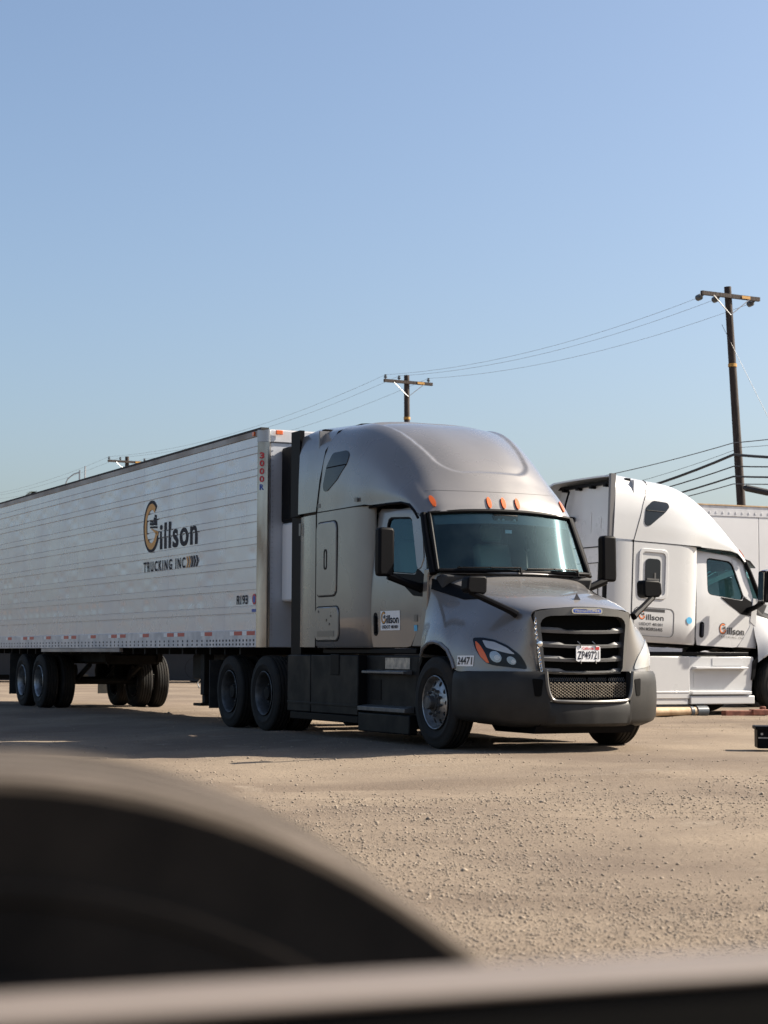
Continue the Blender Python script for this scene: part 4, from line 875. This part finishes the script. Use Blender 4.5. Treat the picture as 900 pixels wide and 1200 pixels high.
    b.build('post_number', M['ink_red'], root, smooth=0); b = MB(); put_text(b, 'R', fp, -.034, .034, 3.70 - 4 * .108, 3.78 - 4 * .108, .03, 1, .003); b.build('post_letter', M['ink_blue'], root, smooth=0)
    # nose, roof, rear, floor
    b = MB(); b.box(-.09, -.05, -1.16, 1.16, 1.13, 3.93); b.build('front_wall', M['front_wall'], root, bevel=.01)
    rv = MB()
    for z in np.arange(1.3, 3.9, .07):
        for y in (-1.12, 1.12): rv.box(-.052, -.044, y - .007, y + .007, z - .007, z + .007)
    o = rv.build('front_rivets', M['galv'], root, smooth=0); o['kind'] = 'stuff'
    b = MB(); b.box(-.10, -.03, -1.17, 1.17, 3.932, 4.098); b.build('front_top_rail', M['bottom_rail'], root, bevel=.01)
    b = MB(); b.box(-L, -.06, -1.27, 1.27, 4.08, 4.112); b.build('roof', M['far_white'], root)
    b = MB(); b.box(-L, -.1, -1.21, 1.21, 1.14, 1.2); b.build('floor', M['chassis'], root)
    b = MB(); b.box(-L - .02, -L + .04, -1.28, 1.28, 1.13, 4.09); b.build('rear_doors', M['far_white'], root)
    # cooling unit on the nose
    b = MB(); b.prism([(-.05, 1.75), (.42, 1.75), (.52, 1.9), (.52, 2.82), (-.05, 2.82)], 'y', -.98, .98); b.build('cooling_unit', M['white_tape'], root, bevel=.03)
    b = MB(); b.prism([(-.05, 2.825), (.54, 2.825), (.54, 3.7), (.44, 3.86), (-.05, 3.86)], 'y', -1.0, 1.0); b.build('cooling_grille', M['black'], root, bevel=.04)
    # landing gear
    for s in (-1, 1):
        b = MB(); b.box(-3.14, -2.98, s * .92 - .08, s * .92 + .08, .42, 1.15); b.box(-3.12, -3.0, s * .92 - .06, s * .92 + .06, .30, .45); lg = b.build('landing_leg', M['chassis'], root, bevel=.01)
        b = MB(); b.box(-3.22, -2.90, s * .92 - .16, s * .92 + .16, .26, .30); b.build('foot', M['chassis'], lg)
        b = MB(); b.tube([(-3.06, s * .92, .62), (-2.2, s * .7, 1.1)], .025, 6); b.build('brace', M['chassis'], root)
    b = MB(); b.tube([(-3.06, -.9, .80), (-3.06, .9, .80)], .03, 6); b.tube([(-3.06, -.9, .55), (-3.06, .9, 1.05)], .02, 6); b.build('cross_brace', M['chassis'], root)
    b = MB(); b.prism([(-5.6, .62), (-5.6, 1.05), (-4.1, 1.05), (-4.1, .62)], 'y', -.25, .9); b.build('fuel_tank', M['interior_dark'], root, bevel=.06, seg=3)
    # bogie
    b = MB()
    for x in np.arange(-16.0, -.5, .6): b.box(x - .03, x + .03, -1.2, 1.2, 1.03, 1.14)
    for s in (-1, 1): b.box(-14.8, -9.4, s * .5 - .05, s * .5 + .05, .88, 1.04)
    for x in (-14.6, -13.3, -12.0, -10.8, -9.5): b.box(x - .05, x + .05, -.5, .5, .84, 1.0)
    for x in (-11.44, -12.685):
        b.tube([(x, -1.0, .51), (x, 1.0, .51)], .07, 10)
        for s in (-1, 1): b.tube([(x + .9, s * .5, .82), (x, s * .5, .52)], .05, 6); b.lathe([(0, -.02), (.13, 0), (.14, .14), (.12, .26), (0, .28)], 12, Matrix.Translation((x - .35, s * .5, .56)) @ Matrix.Rotation(R(90), 4, 'X'))
    b.build('bogie_frame', M['chassis'], root)
    b = MB(); b.box(-16.1, -15.95, -1.1, 1.1, .48, .58)
    for y in (-.5, .5): b.box(-16.08, -16.0, y - .05, y + .05, .58, 1.14)
    b.build('rear_guard', M['chassis'], root)
    for s in (-1, 1):
        m_ = MB(); m_.box(-13.6, -13.58, min(s * .6, s * 1.24), max(s * .6, s * 1.24), .22, 1.05); m_.build('mud_flap', M['rubber'], root)
        for x in (-11.44, -12.685):
            wheel('dual_alu', root, x, s * 1.10, .51, s, random.random()); wheel('dual', root, x, s * .77, .51, -s, random.random())
    h_ = MB(); h_.tube([(-8.6, .9, 1.0), (-8.7, .95, .75), (-8.55, 1.0, .6), (-8.75, 1.0, .5), (-8.6, .98, .42)], .014, 6); h_.build('hanging_hose', M['galv'], root)
    return root
trailer()
for k in list(W):
    for o in W[k]: bpy.data.objects.remove(o)

# ------------------------------------------------------------------ other trailers
def plain_trailer(label, loc, rz, L, skirt=False):
    MS = M['interior_dark']
    root = empty('box_trailer', label, 'trailer', loc, rz)
    n = int(round(L / 1.6)); pw = L / n; first = None
    for s in (-1, 1):
        first = None
        for k in range(n):
            if first is None:
                b = MB(); b.box(-pw + .006, -.006, min(s * 1.27, s * 1.3), max(s * 1.27, s * 1.3), 1.3, 3.90); first = b.build('side_panel', M['far_white'], root, bevel=.006); first.location = (0, 0, 0)
            else: copy(first, 'side_panel', root, (-k * pw, 0, 0))
        b = MB(); b.box(-L, 0, min(s * 1.24, s * 1.31), max(s * 1.24, s * 1.31), 3.90, 4.12); b.build('top_rail', M['bottom_rail'], root, bevel=.01)
        b = MB(); b.box(-L, 0, min(s * 1.24, s * 1.325), max(s * 1.24, s * 1.325), 4.12, 4.145); b.build('roof_edge', M['tan_log'], root)
        b = MB(); b.box(-L, 0, min(s * 1.2, s * 1.312), max(s * 1.2, s * 1.312), 1.1, 1.3); b.build('bottom_rail', M['bottom_rail'], root, bevel=.01)
        bl = MB()
        for x in np.arange(.08, L, .16): bl.box(-x - .015, -x + .015, min(s * 1.3, s * 1.318), max(s * 1.3, s * 1.318), 3.96, 4.0)
        o = bl.build('rail_bolts', M['far_white'], root, smooth=0); o['kind'] = 'stuff'
        if skirt: b = MB(); b.box(-L + .3, -.3, min(s * 1.2, s * 1.24), max(s * 1.2, s * 1.24), .06, 1.1); b.build('side_skirt', MS, root)
        for x in (-L + 1.6, -L + 2.85):
            t = MB(); tyre_mesh(t, n=40); o = t.build('wheel', M['dirty_tyre'], root, smooth=35); o.location = (x, s * 1.1, .51)
            q = MB(); q.lathe([(.30, -.12), (.27, -.08), (.25, .0), (.12, -.02), (.1, -.08), (0, -.08)], 24); r_ = q.build('rim', M['dull_steel'], o); r_.rotation_euler = (0, 0, 0 if s < 0 else math.pi)
        b = MB(); b.box(-3.1, -2.95, s * .9 - .07, s * .9 + .07, .2, 1.1); b.box(-3.2, -2.85, s * .9 - .15, s * .9 + .15, .02, .2); b.build('landing_leg', M['chassis'], root)
    b = MB(); b.box(-L, 0, -1.26, 1.26, 1.1, 1.2); b.box(-L, 0, -1.26, 1.26, 4.08, 4.13); b.box(-.05, -.01, -1.26, 1.26, 1.2, 4.08); b.box(-L + .01, -L + .05, -1.26, 1.26, 1.2, 4.08); b.build('box_body', M['far_white'], root)
    return root
plain_trailer('white box trailer standing behind the white truck at the right edge', (16.0, 43.3, 0), R(24), 11.2)
plain_trailer('distant trailer with dark skirt seen under the long trailer beside the leftmost wheels', (-9.2, 68, 0), R(1), 16, True)
plain_trailer('distant trailer with dark skirt seen under the long trailer between its wheels and the truck', (7.6, 68.5, 0), R(-1), 16, True)

# ------------------------------------------------------------------ utility poles and wires
def catenary(a, b, sag, n=24):
    a, b = Vector(a), Vector(b); return [a.lerp(b, t) - Vector((0, 0, sag * 4 * t * (1 - t))) for t in np.linspace(0, 1, n)]
PD = Vector((-11.9, 22, 0)).normalized(); AX = Vector((PD.y, -PD.x, 0))     # along the line, along the arms
PG = 'utility poles along the line'
def pole(label, base, top, arm, ztag, low=True):
    root = empty('utility_pole', label, 'utility pole', base, 0, PG); B = Vector(base); tp = Vector(top) - B
    m = MB(); m.tube([Vector((0, 0, -.3)), tp * .33, tp * .66, tp], [.19, .175, .155, .135], 12); m.build('pole_shaft', M['wood_pole'], root)
    ac = tp - Vector((0, 0, .38)); ac = ac + Vector((0, 0, 0)); frt = -PD * .17
    p0 = ac - AX * arm / 2 + frt; p1 = ac + AX * arm / 2 + frt; m = MB(); u = Vector((0, 0, .075)); v = PD * .06
    m.add([p + a * u + b * v for p in (p0, p1) for a in (-1, 1) for b in (-1, 1)], [(0, 1, 3, 2), (4, 6, 7, 5), (0, 4, 5, 1), (2, 3, 7, 6), (0, 2, 6, 4), (1, 5, 7, 3)]); m.build('crossarm', M['wood_pole'], root, smooth=0)
    for s in (-1, 1):
        m = MB(); m.tube([ac + AX * s * .62 * arm / 2 + frt * 1.4 - Vector((0, 0, .06)), ac - Vector((0, 0, .72)) + frt], .018, 6); m.build('arm_brace', M['galv'], root)
    m = MB(); c = ac + AX * arm * .25 + frt * 1.42; m.add([c + AX * a * .2 + Vector((0, 0, b * .055)) + (-PD) * d for d in (0, .01) for a, b in ((-1, -1), (1, -1), (1, 1), (-1, 1))], [(0, 1, 2, 3), (4, 5, 6, 7), (0, 1, 5, 4), (1, 2, 6, 5), (2, 3, 7, 6), (3, 0, 4, 7)]); m.build('arm_tag', M['yellow_tag'], root, smooth=0)
    if ztag:
        q = tp * ztag; m = MB(); m.tube([q - Vector((0, 0, .06)), q + Vector((0, 0, .06))], .168, 12); m.build('pole_band', M['yellow_tag'], root)
    att = []
    for k in (-.47, -.19, .42):
        q = ac + AX * arm * k + frt; m = MB()
        if low: m.tube([q + Vector((0, 0, .07)), q + Vector((0, 0, .12)), q + Vector((0, 0, .14)), q + Vector((0, 0, .2)), q + Vector((0, 0, .24)), q + Vector((0, 0, .30))], [.03, .03, .085, .085, .05, .06], 10); att.append(B + q + Vector((0, 0, .29)))
        else:
            d = PD; m.tube([q + Vector((0, 0, -.08)), q + d * .12 + Vector((0, 0, -.11)), q + d * .16 + Vector((0, 0, -.12)), q + d * .34 + Vector((0, 0, -.14)), q + d * .36 + Vector((0, 0, -.14))], [.03, .05, .12, .12, .05], 10); att.append(B + q + d * .36 + Vector((0, 0, -.14)))
        m.build('insulator', M['porcelain'], root)
    return root, att
P1, A1 = pole('tall leaning utility pole behind the white truck, nearest of the three', (13.72, 69, 0), (12.94, 69, 14.95), 2.75, .80, False)
P2, A2 = pole('middle utility pole whose top shows above the gray truck roof', (1.26, 91.5, 0), (1.10, 91.5, 14.95), 2.75, .855)
P3, A3 = pole('smallest utility pole with its crossarm just above the trailer roof edge', (-17.7, 127, 0), (-17.75, 127, 14.6), 2.9, 0)
P4v = Vector((-40, 168, 14.9)); P0v = Vector((25.5, 46.5, 14.9))
WG = 'overhead wires between the poles'
def wire(label, pts, r, m, group=WG):
    b = MB(); b.tube(pts, r, 5); return tag(b.build('power_line', M[m], None), label, 'power line', group)
for k, (nm) in enumerate(('left', 'middle', 'right')):
    off = AX * (-1.2, -.5, 1.1)[k]
    wire('thin power line on the %s insulators of the pole crossarms' % nm, catenary(A1[k], A2[k], .55) + catenary(A2[k], A3[k], .8)[1:] + catenary(A3[k], P4v + off, .8)[1:], .007, 'conductor')
def lowwire(label, z, r, m, side, sag=.5, z0=None):
    q1 = Vector((13.25 + .1 * side, 68.8, z)); q2 = Vector((1.15 + .1 * side, 91.3, z - .3)); q3 = Vector((-17.7, 126.8, z - .3)); q0 = Vector((25.4, 46.3, (z0 if z0 else z) - .2))
    wire(label, catenary(q0, q1, sag * .7) + catenary(q1, q2, sag)[1:] + catenary(q2, q3, sag * 1.3)[1:], r, m)
lowwire('thick black cable crossing the tall pole, heaviest of the low wires', 8.56, .055, 'wire', -2, 1.1, 8.0)
lowwire('thin low wire highest of the low cables on the tall pole', 9.00, .018, 'wire_gray', -2, .5, 9.6)
lowwire('thin black low cable second below the thick one on the tall pole', 8.12, .026, 'wire', -2, .8, 7.9)
lowwire('medium black low cable third below the top on the tall pole', 7.74, .036, 'wire', -2, .75, 7.4)
lowwire('lowest thin cable on the tall pole', 7.46, .02, 'wire_gray', -2, .6, 7.0)
lowwire('faint thin wire just below the highest low cable', 8.83, .009, 'wire_gray', 1, .9, 10.2)
b = MB(); b.tube([(13.4, 68.75, 7.33), (13.5, 68.7, 7.30), (14.3, 68.6, 7.12), (14.4, 68.6, 7.10)], [.05, .13, .13, .05], 10); b.tube([(14.35, 68.6, 7.1), (15.1, 68.5, 6.85), (16.2, 68.3, 6.6)], .03, 6); b.tube([(15.0, 68.5, 6.82), (15.5, 68.4, 6.62)], [.2, .2], 10)
b.build('cable_splice', M['wire'], P1).matrix_parent_inverse = Matrix.Translation(-P1.location)
b = MB(); b.tube([(12.7, 68.95, 13.5), (14.9, 68.3, 8.6), (17.5, 67.5, 2.8)], .009, 5); b.build('guy_wire', M['wire_gray'], P1).matrix_parent_inverse = Matrix.Translation(-P1.location)

# ------------------------------------------------------------------ far skyline: palm, mast
palm = empty('palm_tree', 'tiny dark palm crown just above the trailer roof at far left', 'palm tree', (-47.6, 250, 0))
b = MB(); b.tube([(0, 0, 0), (.2, 0, 8), (0, 0, 16), (0, 0, 22.6)], [.35, .28, .24, .22], 8); b.build('trunk', M['palm_trunk'], palm)
b = MB()
for k in range(34):
    a = 2.4 * k; e = R(62 - k * 3.6); pts = []
    for t in np.linspace(0, 1, 6): r_ = 1.55 * t; pts.append(Vector((math.cos(a) * r_ * math.cos(e), math.sin(a) * r_ * math.cos(e), 22.5 + r_ * math.sin(e) - 1.0 * t * t)))
    sd_ = Vector((-math.sin(a), math.cos(a), 0)); wds = [.06, .2, .26, .24, .16, .02]
    b.add([p + sd_ * w_ * s for p, w_ in zip(pts, wds) for s in (-1, 1)], gridfaces(6, 2))
b.build('crown', M['palm'], palm, smooth=0)
mast = empty('lamp_mast', 'faint thin pair of posts with a curved arm above the trailer roof', 'lamp post', (-30.6, 185, 0))
b = MB(); b.tube([(0, 0, 0), (0, 0, 19.4)], .09, 6); b.tube([(.55, 0, 0), (.55, 0, 19.8)], .09, 6); b.build('post', M['galv'], mast)
b = MB(); b.tube([(0, 0, 19.2), (-.6, 0, 19.0), (-1.2, 0, 18.5), (-1.4, 0, 18.0)], .06, 6); b.build('arm', M['galv'], mast)

# ------------------------------------------------------------------ small things on the ground
b = MB(); b.tube([(3.6, 31.25, .085), (5.45, 32.25, .085)], .075, 14); lg = b.build('pipe', M['tan_log'], None); tag(lg, 'tan pipe lying on the dirt under the white truck', 'pipe')
b = MB(); b.tube([(5.42, 32.235, .085), (5.62, 32.34, .085)], [.095, .095], 14); b.tube([(5.30, 32.17, .085), (5.36, 32.20, .085)], .088, 12); b.build('pipe_end', M['porcelain'], lg)
b = MB(); b.box(-.42, .35, -.08, .08, 0, .10); b.box(.1, .42, -.1, .06, .02, .12); b.box(.30, .38, -.05, .05, .1, .17)
ch = b.build('steel_chock', M['rust_red'], None, bevel=.012); ch.location = (6.28, 32.25, .0); ch.rotation_euler = (0, 0, .3); tag(ch, 'rusty red steel chock on the dirt ahead of the white truck wheel', 'chock')
ct = empty('crate', 'small black plastic crate with silver specks at the right edge of the frame', 'crate', (4.42, 20.75, 0), R(-6))
b = MB(); b.box(-.26, .26, -.18, .18, .02, .26); b.build('crate_body', M['black'], ct, bevel=.015)
b = MB(); b.box(-.28, .28, -.20, .20, .225, .265); b.build('lid', M['black'], ct, bevel=.008)
b = MB(); b.box(-.25, .25, -.188, -.181, .13, .145); b.box(-.05, .12, -.188, -.181, .2, .222)
for x, z in ((-.21, .18), (-.12, .145), (-.05, .06), (.05, .17), (.12, .09)): b.box(x - .012, x + .012, -.19, -.181, z - .012, z + .012)
b.build('crate_trim', M['alu'], ct)

# ------------------------------------------------------------------ out-of-focus foreground: tyre standing behind a steel rail
ft = empty('tyre', 'large blurred worn black tyre standing close to the camera behind the pale rail', 'tyre', (-.274, 1.285, .474), R(9))
ro = .487; h = .165
pr = [(.29, h - .02), (.31, h), (.345, h + .002), (.35, h + .006), (.362, h + .006), (.367, h), (.41, h), (.412, h + .003), (.422, h + .003), (.424, h), (.478, h), (.483, h - .008)]
tr_ = []
for c in (.12, .04, -.04, -.12): tr_ += [(ro, c + .01), (ro - .018, c + .008), (ro - .018, c - .008), (ro, c - .01)]
tr_ = [(ro, h - .018)] + tr_ + [(ro, -h + .018)]
b = MB(); b.lathe([(r_, -y) for r_, y in pr], 120); b.lathe([(r_, y) for r_, y in pr], 120); b.build('sidewall', M['fg_rubber'], ft, smooth=35)
b = MB(); b.lathe([(.4835, -h + .008)] + [(r_, -y) for r_, y in tr_] + [(.4835, h - .008)], 120); b.build('tread', M['fg_tread'], ft, smooth=35)
b = MB(); b.lathe([(.29, -.16), (.275, -.14), (.26, .0), (.0, .0)], 48); b.build('rim', M['dull_steel'], ft)
gr_ = empty('guard_rail', 'blurred black steel rail with a sunlit tan top crossing the bottom of the frame', 'rail', (0, .892, 0), R(21.0))
b = MB(); b.box(-1.6, 1.6, -.018, .050, .872, .876); b.build('rail_plate', M['rail_top'], gr_, bevel=.0015)
b = MB(); b.box(-1.6, 1.6, -.016, .038, .62, .8705); b.build('rail_beam', M['rail_black'], gr_, bevel=.006)
for x in (-1.45, 1.45):
    b = MB(); b.box(x - .05, x + .05, -.04, .04, 0, .618); b.build('rail_post', M['rail_black'], gr_, bevel=.006)
